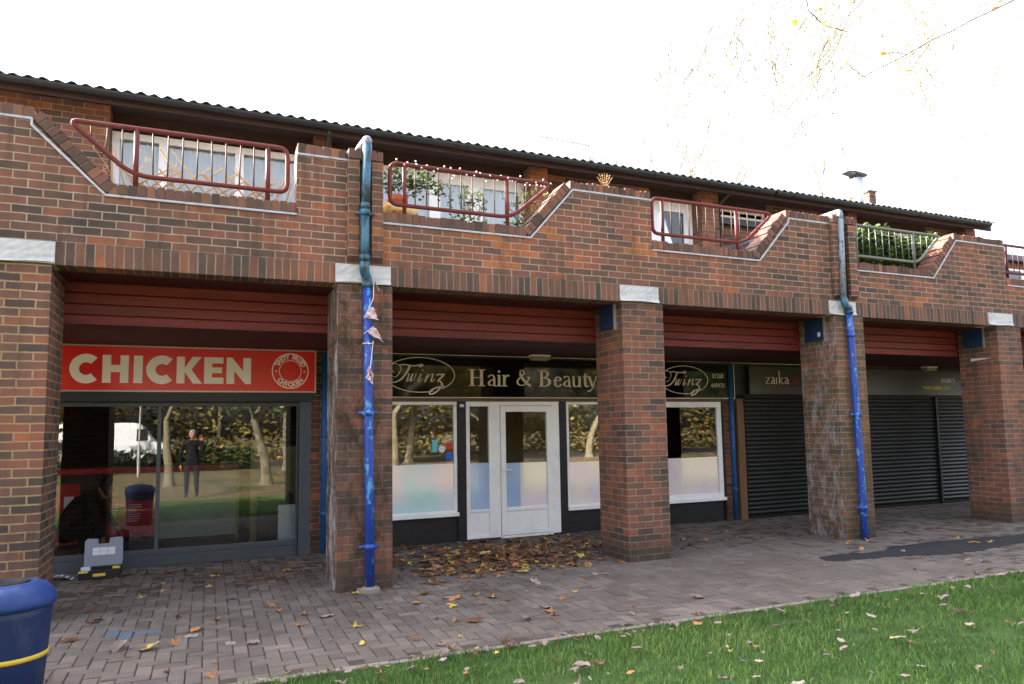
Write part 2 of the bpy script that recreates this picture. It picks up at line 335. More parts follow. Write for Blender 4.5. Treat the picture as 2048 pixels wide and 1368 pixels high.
# paving bed
pm = MB(); nx, ny = 170, 45; xs = np.linspace(-20, 40, nx); ys = np.linspace(-2.22, 3.0, ny)
def bedz(x, y):
    f = .5+.5*math.sin(x*.9+1.3*math.sin(y*1.7))*math.cos(y*1.3+.5*x)
    worn = 1/(1+math.exp(-(y-.35)*4)) if x < 5 else 1/(1+math.exp(-(x-5.6+y*.8)*2.2))
    return -.0085+.0065*max(worn, .25*f)
pm.add([(x, y, bedz(x, y)) for y in ys for x in xs], [(j*nx+i, j*nx+i+1, (j+1)*nx+i+1, (j+1)*nx+i) for j in range(ny-1) for i in range(nx-1)])
tag(pm.build('paving_bed', m_bed), kind='structure')
# herringbone blocks, one sheet of paving
hb = MB(); a = .1; g = .004; i0, i1, j0, j1 = -60, 180, -22, 25
grey = {(-7, -8), (-6, -8), (-5, -7)}
for j in range(j0, j1):
    for i in range(i0, i1):
        k = (i+j) % 4
        if k == 0: w_, h_ = 2, 1
        elif k == 2: w_, h_ = 1, 2
        else: continue
        if j+h_ > j1: continue
        x0, x1, y0, y1 = i*a+g, (i+w_)*a-g, j*a+g, (j+h_)*a-g
        if random.random() < .002: continue
        z = random.uniform(-.0035, .002); c = .004; tx, ty = random.uniform(-.0015, .0015), random.uniform(-.0015, .0015)
        e = lambda: random.uniform(-.0015, .0015)
        P_ = [(x0+c+e(), y0+c+e(), z-tx-ty), (x1-c+e(), y0+c+e(), z+tx-ty), (x1-c+e(), y1-c+e(), z+tx+ty), (x0+c+e(), y1-c+e(), z-tx+ty),
              (x0, y0, z-.004), (x1, y0, z-.004), (x1, y1, z-.004), (x0, y1, z-.004), (x0, y0, -.03), (x1, y0, -.03), (x1, y1, -.03), (x0, y1, -.03)]
        F = [(0, 1, 2, 3)]+[(4+q, 4+(q+1) % 4, (q+1) % 4, q) for q in range(4)]+[(8+q, 8+(q+1) % 4, 4+(q+1) % 4, 4+q) for q in range(4)]
        hb.add(P_, F, 1 if (-.78 < x0 < -.42 and -.86 < y0 < -.62) else 0, min(1, max(0, random.gauss(.5, .2 if x0 < 4 else .1))))
m_patchblk = plain('repair blue grey block', srgb(92, 104, 118), .85, 0, .1, 30, bump=.5)
tag(hb.build('paving', [m_pave, m_patchblk]), kind='structure')
ed = MB()
x = -8.0
while x < 30:
    L = .915; ed.box(x+.003, x+L-.003, -2.275+random.uniform(-.003, .003), -2.215, -.12, random.uniform(-.001, .004), tone=random.random()); x += L
tag(ed.build('edging_strip', m_conc, bevel=.004), kind='structure')
random.seed(11)
top = [(6.554, -.743), (6.94, -.70), (7.3, -.78), (7.56, -.80), (7.70, -.68), (7.95, -.60), (8.16, -.64), (8.67, -.58), (9.08, -.66), (9.55, -.67), (9.81, -.76), (10.31, -.72), (11.2, -.74)]
bot = [(11.2, -.86), (10.3, -.95), (9.9, -1.0), (9.46, -1.20), (9.21, -1.19), (8.53, -1.32), (8.28, -1.30), (7.69, -1.24), (7.597, -1.12), (7.1, -1.07), (6.72, -1.03), (6.563, -1.03), (6.45, -.947)]
out = []
pp = top+bot
for i in range(len(pp)):
    p, q_ = pp[i], pp[(i+1) % len(pp)]
    for k in range(6): t = k/6; out.append((p[0]*(1-t)+q_[0]*t+random.uniform(-.03, .03), p[1]*(1-t)+q_[1]*t+random.uniform(-.025, .025)))
ap = MB(); ap.prism(out, -.01, .0055, axis='z'); tag(ap.build('asphalt_patch', m_asph), kind='structure')

# ================================================================ SHOPPING PARADE
B = empty('shopping_parade', 'two storey red brick shopping parade with arcade pillars, stepped brick parapets and dark pantile roof', 'building', (0, 0, 0))
ZL, ZF, ZC = 3.215, 3.68, 4.285          # top of soldier course, low and high parapet body
PIL = [(-1.82, -1.266, m_p0), (1.161, 1.712, m_p1), (4.454, 5.025, m_p2), (7.824, 8.36, m_p3), (11.223, 11.785, m_p4), (14.62, 15.18, m_p4), (-5.1, -4.55, m_p4)]
for x0, x1, m in PIL:
    b = MB(); b.box(x0, x1, 0, .64, -.02, 3.012); b.build('pillar', m, B, uo=(x0, 0, 0), bevel=.004)
# parapet body outline (xz)
low = [(-4.2, -2.9), ]                    # outside the picture
prof = [(-5.5, ZL), (-5.5, ZC), (-1.47, ZC), (-.88, ZF), (.755, ZF), (.755, ZC), (1.605, ZC), (1.605, ZF), (3.27, ZF), (3.815, ZC), (4.895, ZC), (4.895, ZF), (6.535, ZF), (7.06, ZC),
        (8.235, ZC), (8.235, ZF), (9.825, ZF), (10.37, ZC), (11.515, ZC), (11.515, ZF), (13.2, ZF), (13.75, ZC), (16.5, ZC), (16.5, ZL)]
b = MB(); b.prism(prof, -.012, .22); b.build('parapet_wall', m_wall, B, uo=(0, 0, ZL))
# soldier courses between padstones
caps = [(-1.90, -1.242), (1.133, 1.69), (4.414, 4.955), (7.71, 8.21), (11.0, 11.588), (14.5, 15.05)]
edges = [-5.5]+[e for c in caps for e in c]+[16.5]
for i in range(0, len(edges), 2):
    b = MB(); b.box(edges[i], edges[i+1], -.014, .22, 3.012, ZL-.0025); b.build('soldier_course', m_sold, B, uvswap=True, uo=(edges[i], 0, 2.96), bevel=.003)
for x0, x1 in caps:                      # lead wrapped padstones, creased
    b = MB(); n, k = 22, 9; rnd = random.Random(x0)
    ph = rnd.random()*6
    V = []
    for r in range(k):
        for c in range(n):
            u, v = c/(n-1), r/(k-1); crease = .006*math.sin(9*u+5*v*u*2+ph)*(1-v)+.004*math.sin(17*u-9*v+ph)
            V.append((x0+(x1-x0)*u, -.022-abs(crease)-(.02*max(0, .14-v)/.14), 3.022+.006*math.sin(u*7+ph)*(1-v)+(ZL-3.03)*v))
    b.add(V, [(r*n+c, r*n+c+1, (r+1)*n+c+1, (r+1)*n+c) for r in range(k-1) for c in range(n-1)])
    b.box(x0+.001, x1-.001, -.0145, .22, 3.02, ZL-.003); b.build('padstone', m_lead, B, smooth=False)
# fins either side of the two downpipe slots
for fx0, fx1 in ((1.245, 1.362), (1.485, 1.602), (7.80, 7.945), (8.09, 8.232)):
    b = MB(); b.prism([(-.075, 3.29), (-.013, 3.235), (-.013, ZC-.002), (-.075, ZC-.002)], fx0, fx1, axis='x'); b.build('pipe_slot_fin', m_wall, B, uo=(fx0, 0, ZL), bevel=.006)
for fx0, fx1 in ((1.3625, 1.4845), (7.9455, 8.0895)):
    b = MB(); b.box(fx0, fx1, -.0155, -.0125, 3.24, ZC); b.build('pipe_slot_back', m_black, B)
# copings: bricks on edge
def coping(p0, p1, y0=-.02, y1=.245, h=.108):
    b = MB(); p0 = Vector((p0[0], 0, p0[1])); p1 = Vector((p1[0], 0, p1[1])); L = (p1-p0).length; n = max(1, round(L/.076)); wd = L/n
    d = (p1-p0)/L; up = Vector((0, 1, 0)).cross(d)*-1
    if up.z < 0: up = -up
    for i in range(n):
        M_ = Matrix.Translation(p0+d*(i*wd)) @ Matrix((d, Vector((0, 1, 0)), up)).transposed().to_4x4()
        M_ = M_ @ Matrix.Translation((random.uniform(-.001, .001), random.uniform(-.006, .004), random.uniform(-.004, .004))) @ Matrix.Rotation(random.uniform(-.025, .025), 4, 'Y')
        hh = h-random.choice([0, 0, 0, .004, .008, .014])
        b.box(.005, wd-.005, y0, y1, .003, hh, 0, min(1, max(0, random.gauss(.45, .25))), M_)
    b2 = Matrix.Translation(p0) @ Matrix((d, Vector((0, 1, 0)), up)).transposed().to_4x4()
    b.box(.004, L-.004, y0+.008, y1-.008, .002, h-.018, 1, .3, b2)
    o = b.build('coping', [m_cop, m_mortar], B, bevel=.004); return o
def strip(pts, y=-.026):
    b = MB(); w2 = .011
    for i in range(len(pts)-1):
        p0 = Vector((pts[i][0], 0, pts[i][1])); p1 = Vector((pts[i+1][0], 0, pts[i+1][1])); L = (p1-p0).length; d = (p1-p0)/L; up = Vector((-d.z, 0, d.x)); up = up if up.z > 0 else -up
        M_ = Matrix.Translation(p0) @ Matrix((d, Vector((0, 1, 0)), up)).transposed().to_4x4(); b.box(0, L+.004, y-.0015*i, .10, -w2, w2*.8, 0, .5, M_)
    b.build('flashing_strip', m_flash, B)
coping((-5.5, ZC), (-1.44, ZC)); coping((-1.462, ZC+.004), (-.874, ZF+.002)); coping((-.862, ZF), (.752, ZF))
coping((.757, ZC), (1.243, ZC)); coping((1.244, ZC), (1.603, ZC), -.085)
coping((1.608, ZF), (3.235, ZF)); coping((3.262, ZF+.002), (3.80, ZC+.003)); coping((3.79, ZC), (4.893, ZC))
coping((4.898, ZF), (6.50, ZF)); coping((6.527, ZF+.002), (7.045, ZC+.003)); coping((7.03, ZC), (7.798, ZC)); coping((7.80, ZC), (8.233, ZC), -.085)
coping((8.238, ZF), (9.79, ZF)); coping((9.815, ZF+.002), (10.355, ZC+.003)); coping((10.34, ZC), (11.513, ZC)); coping((11.518, ZF), (13.18, ZF)); coping((13.19, ZF+.002), (13.735, ZC+.003)); coping((13.72, ZC), (16.5, ZC))
strip([(-5.5, ZC-.002), (-1.456, ZC-.002), (-1.456, 4.225), (-.878, 3.668), (.753, 3.668)]); strip([(.76, ZC-.002), (1.243, ZC-.002)])
strip([(1.608, 3.668), (3.275, 3.668), (3.82, ZC-.002), (4.893, ZC-.002)]); strip([(4.898, 3.668), (6.545, 3.668), (7.066, 4.231), (7.07, ZC-.002), (7.798, ZC-.002)])
strip([(8.238, 3.668), (9.83, 3.668), (10.385, ZC-.002), (11.513, ZC-.002)]); strip([(11.518, 3.668), (13.2, 3.668), (13.7, ZC-.002)])
# terrace slab, arcade soffits, cladding boards
b = MB(); b.box(-5.5, 16.5, .2225, 6.5, 3.013, 3.13); b.build('terrace_slab', m_slab, B)
b = MB(); b.box(-5.5, 16.5, .2222, 2.46, 3.004, 3.0125); b.build('arcade_soffit', m_cladsof, B)
b = MB(); b.box(-5.5, 16.5, .72, 2.46, 2.60, 2.64); b.build('arcade_ceiling', m_cladsof, B)
cb = [(-4.54, -1.83), (-1.30, 1.20), (1.66, 4.50), (4.98, 7.87), (8.31, 11.27), (11.73, 14.67)]
for x0, x1 in cb:
    b = MB(); z = 2.598
    for k in range(4):
        h = (.092, .098, .102, .104)[k]; y = .665+random.uniform(-.003, .003); mid = x0+(x1-x0)*random.uniform(.4, .6)
        b.prism([(y, z), (y+.03, z), (y+.03, z+h), (y+.012, z+h), (y, z+h-.012)], x0, mid-.001, axis='x', tone=random.random())
        b.prism([(y+.001, z), (y+.03, z), (y+.03, z+h), (y+.013, z+h), (y+.001, z+h-.012)], mid+.001, x1, axis='x', tone=random.random()); z += h+.0055
    b.box(x0, x1, .70, .705, 2.60, 3.012, 1); b.build('timber_cladding', [m_clad, m_black], B, bevel=.003)
# ---- ground floor structure
def part(name, mat, boxes, parent=B, **k):
    b = MB()
    for q_ in boxes: b.box(*q_)
    return b.build(name, mat, parent, **k)
part('party_wall', m_pier, [(1.225, 1.60, 2.45, 6.5, -.02, 2.598)]); part('party_wall', m_pier, [(7.87, 8.10, 2.45, 6.5, -.02, 2.598)])
part('party_wall', m_pier, [(15.0, 15.3, 2.4, 6.5, -.02, 2.598)]); part('party_wall', m_pier, [(-5.5, -5.2, 2.4, 6.5, -.02, 2.598)])
part('timber_post', m_wood, [(8.11, 8.255, 2.36, 2.50, .0, 1.99)], bevel=.006)
part('back_wall', m_int, [(-5.5, 1.2245, 6.5, 6.6, 0, 3)]); part('back_wall', m_intcream, [(1.6005, 7.8695, 4.6, 4.7, 0, 2.6)])
part('shop_ceiling', m_int, [(-5.19, 1.22, 2.50, 6.5, 2.55, 2.5965), (1.605, 7.865, 2.50, 4.6, 2.55, 2.5965)])
part('shop_floor', m_floor, [(-5.19, 1.222, 2.48, 6.49, -.02, .03), (1.603, 7.867, 2.48, 4.59, -.02, .03)])
part('interior_partition', m_int, [(-1.35, -.95, 4.9, 6.45, .03, 2.54)]); part('interior_partition', m_tan, [(.55, 1.2, 3.3, 3.34, .03, 1.35)])
# chicken shop front (aluminium)
F0 = MB(); yg = 2.46
F0.box(-5.18, 1.075, 2.42, 2.49, .0, .125); F0.box(-5.18, 1.075, 2.43, 2.49, .127, .195); F0.box(-5.18, 1.075, 2.43, 2.49, 1.88, 1.93)
for x in (-.553, -2.15, -3.7): F0.box(x, x+.042, 2.432, 2.488, .196, 1.879)
F0.box(1.052, 1.073, 2.432, 2.488, .196, 1.879); fr = F0.build('shop_frame', m_anth, B, bevel=.004)
part('glass_pane', m_glass, [(-.511, 1.052, yg, yg+.006, .196, 1.88)], fr); part('glass_pane', m_glass, [(-2.107, -.553, yg, yg+.006, .196, 1.88)], fr); part('glass_pane', m_glass, [(-3.65, -2.15, yg, yg+.006, .196, 1.88)], fr)
part('shutter_guide', m_anth, [(1.078, 1.222, 2.36, 2.47, 0, 1.93)], bevel=.004)
part('shutter_housing', m_box, [(-5.18, 1.222, 2.34, 2.56, 1.932, 2.06)], bevel=.004)
part('upper_wall', m_signblack, [(-5.18, 1.224, 2.47, 2.5, 2.06, 2.598), (1.602, 7.868, 2.46, 2.5, 1.94, 2.598)])
# salon front
part('stall_riser', m_blackpaint, [(1.602, 3.215, 2.44, 2.50, -.01, .355)]); part('stall_riser', m_blackpaint, [(4.935, 7.83, 2.44, 2.50, -.01, .335)])
for x0, x1 in ((3.217, 3.343), (4.815, 4.932), (7.832, 7.869)): part('post', m_blackpaint, [(x0, x1, 2.40, 2.50, -.005, 1.94)], bevel=.004)
part('head_beam', m_wood, [(1.602, 8.10, 2.40, 2.455, 1.942, 1.985)])
def window(x0, x1, z0, z1, y, film_z=None, fm=m_film, fw=.045, muls=(), parent=B, glass=m_glass, sill=True, mat=m_white, cur=False):
    b = MB(); b.box(x0, x1, y, y+.06, z0, z0+fw); b.box(x0, x1, y, y+.06, z1-fw, z1); b.box(x0, x0+fw, y+.001, y+.059, z0+fw, z1-fw); b.box(x1-fw, x1, y+.001, y+.059, z0+fw, z1-fw)
    for a_, c_ in muls: b.box(a_, c_, y+.001, y+.059, z0+fw, z1-fw)
    if sill: b.box(x0-.01, x1+.01, y-.05, y-.0005, z0-.03, z0+.02)
    f = b.build('window', mat, parent, bevel=.004)
    cuts = [x0+fw]+[c for m_ in muls for c in m_]+[x1-fw]
    for i in range(0, len(cuts), 2):
        part('pane', glass, [(cuts[i], cuts[i+1], y+.03, y+.034, z0+fw, z1-fw)], f)
        if film_z: part('frosted_film', fm, [(cuts[i], cuts[i+1], y+.0265, y+.0285, z0+fw, film_z)], f)
    if cur:
        cb_ = MB(); n = int((x1-x0)/.02); V = []
        for k in range(n): xx = x0+.03+(x1-x0-.06)*k/(n-1); yy = y+.085+.018*math.sin(k*1.3)+.01*math.sin(k*.37); V += [(xx, yy, z0+.05), (xx, yy, z1-.02)]
        cb_.add(V, [(2*k, 2*k+2, 2*k+3, 2*k+1) for k in range(n-1)]); cb_.build('net_curtain', m_curtain, f, smooth=True)
    return f
window(1.63, 3.214, .385, 1.938, 2.42, 1.075, glass=m_glassb); window(4.936, 6.35, .36, 1.938, 2.42, 1.035, m_film2, glass=m_glassb); window(6.42, 7.828, .36, 1.938, 2.42, 1.035, m_film2, .09, glass=m_glassb)
b = MB(); y = 2.41
for q_ in ((3.345, 3.40, .02, 1.938), (3.69, 3.86, .02, 1.938), (4.69, 4.813, .02, 1.938)): b.box(q_[0], q_[1], y, y+.07, q_[2], q_[3])
for q_ in ((3.40, 3.69, 1.87, 1.938), (3.40, 3.69, .02, .06), (3.40, 3.69, .385, .42), (3.86, 4.69, 1.88, 1.938), (3.86, 4.69, .0, .035)): b.box(q_[0], q_[1], y+.001, y+.069, q_[2], q_[3])
b.box(3.40, 3.69, y+.02, y+.05, .06, .385); df = b.build('door_frame', m_white, B, bevel=.005)
part('pane', m_glass, [(3.40, 3.69, y+.03, y+.034, .42, 1.87)], df); part('frosted_film', m_film3, [(3.40, 3.69, y+.0265, y+.0285, .42, 1.07)], df)
b = MB(); y = 2.395
b.box(3.865, 3.945, y, y+.06, .04, 1.875); b.box(4.60, 4.685, y, y+.06, .04, 1.875); b.box(3.945, 4.60, y+.001, y+.059, 1.79, 1.875); b.box(3.945, 4.60, y+.001, y+.059, .04, .105); b.box(3.945, 4.60, y+.001, y+.059, .375, .43)
b.box(3.945, 4.60, y+.018, y+.045, .105, .375); dr = b.build('door', m_white, B, bevel=.006)
part('pane', m_glass, [(3.945, 4.60, y+.03, y+.034, .43, 1.79)], dr); part('frosted_film', m_film2, [(4.17, 4.60, y+.0265, y+.0285, .43, 1.055)], dr); part('frosted_film', m_film3, [(3.945, 4.169, y+.0265, y+.0285, .43, 1.055)], dr)
b = MB(); b.box(3.885, 3.915, y-.012, y-.0005, .80, 1.02); b.tube([(3.90, y-.01, .965), (3.90, y-.05, .965), (3.92, y-.055, .965), (4.01, y-.055, .96)], .010, 8); b.build('handle', m_white, dr, bevel=.002)
# zaika shutters
for k, (x0, x1) in enumerate(((8.262, 11.0), (11.05, 12.885), (12.965, 14.95))):
    b = MB(); z = .06; yb = 2.36
    b.box(x0+.01, x1-.01, yb-.012, yb+.02, -.005, .055)
    while z < 2.0:
        n = 6; V = []
        for t in range(n+1): V += [(x0, yb-.013*math.sin(math.pi*t/n), z+.066*t/n), (x1, yb-.013*math.sin(math.pi*t/n), z+.066*t/n)]
        b.add(V, [(2*t, 2*t+1, 2*t+3, 2*t+2) for t in range(n)]); b.box(x0, x1, yb+.004, yb+.008, z+.063, z+.073); z += .0715
    sh = b.build('roller_shutter', m_shutter, B)
    part('guide_rail', m_box, [(x1, x1+.05, yb-.05, yb+.03, -.005, 2.03)], sh, bevel=.003)
part('threshold', m_conc, [(8.26, 15.0, 2.33, 2.45, -.02, .0)]); part('shutter_wall', m_blackpaint, [(8.105, 15, 2.46, 2.5, 0, 2.598)])
# ---- upper storey
ye, yw = 2.5, 2.75
for i, (x0, x1) in enumerate(((-5.5, -1.177), (1.247, 1.474), (4.457, 4.754), (7.668, 8.03), (11.105, 11.316), (14.42, 14.72))):
    part('pier', m_pier, [(x0, x1, ye, yw+.2, 3.13, 5.55)], uo=(x0, 0, 0))
part('rear_wall', m_pier, [(-5.5, 14.41, yw+.09, yw+.30, 3.13, 3.899)]); 
f = window(-1.175, 1.246, 3.9, 5.34, yw, None, muls=((-.65, -.55), (.26, .37)), cur=True, glass=m_glass2, fw=.085, sill=False)
f = window(1.476, 4.54, 3.15, 5.36, yw, None, muls=((2.93, 3.10), (3.49, 3.77)), cur=True, glass=m_glass2, fw=.16, sill=False)
f = window(6.80, 7.66, 3.15, 5.38, yw, None, cur=True, glass=m_glass2, fw=.17, sill=False)
f = window(8.04, 9.28, 5.225, 5.385, yw, None, glass=m_glass2, fw=.045, sill=False)
part('window_fascia', m_black, [(8.035, 9.30, yw-.05, yw+.05, 5.10, 5.192)])
f = window(11.4, 13.5, 3.9, 5.36, yw, None, muls=((12.7, 12.8),), cur=True, glass=m_glass2, fw=.085, sill=False)
for q_ in [(4.545, 6.79, yw+.001, yw+.2, 3.9, 5.56), (7.665, 8.03, yw+.001, yw+.2, 3.9, 5.56), (8.035, 9.30, yw+.051, yw+.08, 3.9, 5.099), (9.305, 11.39, yw+.001, yw+.2, 3.9, 5.56), (13.51, 14.41, yw+.001, yw+.2, 3.9, 5.56)]: part('rear_wall', m_pier, [q_])
for q_ in [(-1.17, 4.54, yw-.02, yw+.2, 5.363, 5.56), (6.795, 9.30, yw-.02, yw+.2, 5.388, 5.56), (11.395, 13.505, yw-.02, yw+.2, 5.363, 5.56)]: part('head_board', m_soffit, [q_])
part('room_wall', m_int, [(-5.5, 14.7, 5.2, 5.3, 3.13, 5.6)])
part('end_wall', m_pier, [(14.42, 14.718, 3.41, 9, -.02, 5.58)])
# roof: soffit boards, gutter with brackets, pantiles
b = MB(); b.box(-5.5, 14.72, 2.22, 3.5, 5.562, 5.585); b.build('eaves_soffit', m_soffit, B)
b = MB(); b.box(-5.5, 14.74, 2.18, 2.215, 5.44, 5.60); b.build('fascia_board', m_soffit, B)
def gutter(x0, x1):
    b = MB(); n = 9; V = []
    for x in (x0, x1):
        for r in (.062, .056):
            for k in range(n): a_ = math.pi+math.pi*k/(n-1); V.append((x, 2.115+r*math.cos(a_), 5.555+r*math.sin(a_)))
    b.add(V, [(k, k+1, 2*n+k+1, 2*n+k) for k in range(n-1)]+[(n+k+1, n+k, 3*n+k, 3*n+k+1) for k in range(n-1)]+[(k+1, k, n+k, n+k+1) for k in range(n-1)]+[(2*n+k, 2*n+k+1, 3*n+k+1, 3*n+k) for k in range(n-1)])
    x = x0+.4
    while x < x1:
        b.tube([(x, 2.115+.066*math.cos(a_), 5.555+.066*math.sin(a_)) for a_ in np.linspace(math.pi, 2*math.pi, 8)], .006, 5); x += 1.05
    return b.build('gutter', m_black, B)
gutter(-5.5, 8.9); gutter(8.95, 14.6)
b = MB(); pitch = R(17); n = int((14.76+5.5)/.0175); V = []; rows = 14
for r in range(rows+1):
    for st in (0, 1):
        y = 2.08+r*.52
        z = 5.585+(y-2.08)*math.tan(pitch)+(.028 if st == 0 and r else 0.0)
        if r == 0 and st == 1: y += .001
        rj = random.Random(r)
        for k in range(n):
            x = -5.5+k*.0175; ph = (x/.142) % 1.0; wv = .022*(math.sin(math.pi*ph/.62) if ph < .62 else -.45*math.sin(math.pi*(ph-.62)/.38))
            V.append((x, y, z+wv+.004*math.sin(k*.31+r*2)))
F = []
for q_ in range(2*(rows+1)-1):
    F += [(q_*n+k, q_*n+k+1, (q_+1)*n+k+1, (q_+1)*n+k) for k in range(n-1)]
# front lip
o_ = len(V)
for k in range(n): x, y, z = V[k]; V.append((x, y+.004, z-.018))
F += [(o_+k, o_+k+1, k+1, k) for k in range(n-1)]
b.add(V, F); rf = b.build('roof', m_tile, B, smooth=True)
b = MB(); b.box(-5.5, 14.73, 2.24, 9, 5.59, 5.60); b.prism([(2.24, 5.601), (9, 5.601), (9, 7.6)], -5.5, 14.73, axis='x'); b.build('roof_deck', m_soffit, rf)
rnd = random.Random(3); b = MB()
for k in range(60):
    x = rnd.choice([rnd.uniform(1.2, 3), rnd.uniform(-3, 14)]); 
    for q_ in range(3):
        x2 = x+rnd.uniform(-.05, .05); b.tube([(x2, 2.12, 5.60), (x2+rnd.uniform(-.03, .03), 2.12, 5.63+rnd.uniform(0, .06))], .003, 3)
tag(b.build('gutter_weeds', m_drystick), 'dry weeds and moss tufts growing along the edge of the pantile roof', 'weeds', kind='stuff')

# ================================================================ SIGNS
_k = [0]
def ribbon(b, pts, y, wv, wh, mi=0, ends=None):
    """flat pen stroke in the xz plane: thick when it runs upright (wv), thin when level (wh)"""
    _k[0] = (_k[0]+1) % 9; y = y-_k[0]*.0003
    pts = [Vector((p[0], p[1])) for p in pts]; n = len(pts); Lf = []; Rt = []
    for i in range(n):
        d = pts[min(i+1, n-1)]-pts[max(i-1, 0)]; d = d.normalized() if d.length > 1e-9 else Vector((1, 0))
        wd = .5*math.sqrt((wv*d.y)**2+(wh*d.x)**2)
        if ends: wd *= ends[0]+(ends[1]-ends[0])*math.sin(math.pi*i/(n-1))
        N = Vector((-d.y, d.x)); Lf.append(pts[i]+N*wd); Rt.append(pts[i]-N*wd)
    V = [(p.x, y, p.y) for p in Lf]+[(p.x, y, p.y) for p in Rt]+[(p.x, y+.004, p.y) for p in Lf]+[(p.x, y+.004, p.y) for p in Rt]
    F = []
    for i in range(n-1): F += [(i, i+1, n+i+1, n+i), (2*n+i, i+2*n+1, i+1, i), (n+i, n+i+1, 3*n+i+1, 3*n+i)]
    F += [(0, n, 3*n, 2*n), (n-1, 3*n-1, 4*n-1, 2*n-1)]
    b.add(V, F, mi)
def bez(*c, n=12):
    c = [Vector(p) for p in c]; out = []
    for k in range(n+1):
        q_ = list(c); t = k/n
        while len(q_) > 1: q_ = [q_[i]*(1-t)+q_[i+1]*t for i in range(len(q_)-1)]
        out.append(q_[0])
    return out
def path(*segs):
    out = []
    for s_ in segs: out += [Vector(p) for p in s_]
    return out
def arc(cx, cz, rx, rz, a0, a1, n=24): return [Vector((cx+rx*math.cos(R(a0+(a1-a0)*k/n)), cz+rz*math.sin(R(a0+(a1-a0)*k/n)))) for k in range(n+1)]
def text(body, size, mat, x, y, z, parent, name='lettering', ang=0, align='LEFT', sx=1, bold=0):
    c = bpy.data.curves.new('t', 'FONT'); c.body = body; c.size = size; c.extrude = .002; c.align_x = align; c.offset = bold; c.resolution_u = 3
    o = bpy.data.objects.new('t', c); COL.objects.link(o); bpy.context.view_layer.update()
    me = bpy.data.meshes.new_from_object(o.evaluated_get(bpy.context.evaluated_depsgraph_get())); bpy.data.objects.remove(o)
    me.name = name; me.materials.clear(); me.materials.append(mat)
    me.transform(Matrix.Translation((x, y, z)) @ Matrix.Rotation(R(ang), 4, 'Y') @ Matrix.Scale(sx, 4, (1, 0, 0)) @ Matrix.Rotation(R(90), 4, 'X'))
    o = bpy.data.objects.new(name, me); COL.objects.link(o); o.parent = parent; return o
def signbox(root, x0, x1, y0, y1, z0, z1, face, trim, tw=.018, top=None):
    part('panel', face, [(x0, x1, y0, y1, z0, z1)], root)
    b = MB(); b.box(x0-tw, x1+tw, y0-.006, y1, z0-tw, z0-.0005); b.box(x0-tw, x1+tw, y0-.006, y1, z1+.0005, z1+tw, 1)
    b.box(x1+.0005, x1+tw, y0-.006, y1, z0, z1); b.box(x0-tw, x0-.0005, y0-.006, y1, z0, z1); b.build('trim', [trim, top or trim], root)
# chicken sign
t = empty('shop_sign', 'long red sign with bold white CHICKEN lettering and a round badge at its right end', 'sign')
signbox(t, -3.4, 1.255, 2.32, 2.46, 2.065, 2.575, m_signred, m_alu); ys = 2.3165
def cletter(cx, z0, z1, w_, t_):   # heavy geometric C
    cz = (z0+z1)/2; ro = (z1-z0)/2; sx_ = w_/(ro*1.76); o = arc(cx+ro*sx_, cz, ro*sx_, ro, 48, 312, 40); i = arc(cx+ro*sx_, cz, (ro-t_)*sx_, ro-t_, 312, 48, 40)
    return [(p.x, p.y) for p in o+i]
def prm(polys, y=ys, yb=2.3195, name='letter', mat=m_letterw, parent=None):
    b = MB()
    for p in polys: b.prism(p, y, yb)
    return b.build(name, mat, parent)
Z0, Z1 = 2.150, 2.474
prm([cletter(-1.466, Z0-.01, Z1+.008, .292, .098)], parent=t)
prm([[(-1.137, Z0), (-1.137, Z1), (-1.05, Z1), (-1.05, 2.36), (-.955, 2.36), (-.955, Z1), (-.868, Z1), (-.868, Z0), (-.955, Z0), (-.955, 2.276), (-1.05, 2.276), (-1.05, Z0)]], parent=t)
prm([[(-.815, Z0), (-.815, Z1), (-.722, Z1), (-.722, Z0)]], parent=t)
prm([cletter(-.684, Z0-.01, Z1+.008, .296, .1)], parent=t)
prm([[(-.358, Z0), (-.358, Z1), (-.27, Z1), (-.27, 2.338), (-.185, Z1), (-.085, Z1), (-.195, 2.318), (-.075, Z0), (-.178, Z0), (-.27, 2.292), (-.27, Z0)]], parent=t)
prm([[(-.055, Z0), (-.055, Z1), (.16, Z1), (.16, 2.40), (.035, 2.40), (.035, 2.352), (.148, 2.352), (.148, 2.28), (.035, 2.28), (.035, 2.226), (.165, 2.226), (.165, Z0)]], parent=t)
prm([[(.198, Z0), (.198, Z1), (.262, Z1), (.39, 2.31), (.39, Z1), (.482, Z1), (.482, Z0), (.415, Z0), (.288, 2.312), (.288, Z0)]], parent=t)
cx, cz = .953, 2.322
b = MB(); n = 56
for ro, ri in ((.225, .212), (.137, .130)):
    V = [(cx+r*math.cos(2*math.pi*k/n), yy, cz+r*math.sin(2*math.pi*k/n)) for yy in (ys, 2.3195) for r in (ro, ri) for k in range(n)]
    F = [(k, (k+1) % n, n+(k+1) % n, n+k) for k in range(n)]+[(2*n+k, 2*n+(k+1) % n, (k+1) % n, k) for k in range(n)]+[(n+k, n+(k+1) % n, 3*n+(k+1) % n, 3*n+k) for k in range(n)]
    b.add(V, F)
for sx_ in (-1, 1):
    b.prism([(cx+sx_*.172+.016*(1 if q_ % 2 == 0 else .4)*math.sin(q_*math.pi/5), cz-.004+.016*(1 if q_ % 2 == 0 else .4)*math.cos(q_*math.pi/5)) for q_ in range(10)], ys, 2.3195)
b.build('badge', m_letterw, t)
for k, ch in enumerate('TASTY FRIED'):
    an = 62-k*12.4
    if ch != ' ': text(ch, .078, m_letterw, cx-.152*math.sin(R(an)), ys, cz+.152*math.cos(R(an)), t, 'badge_letter', -an, 'CENTER', bold=.003)
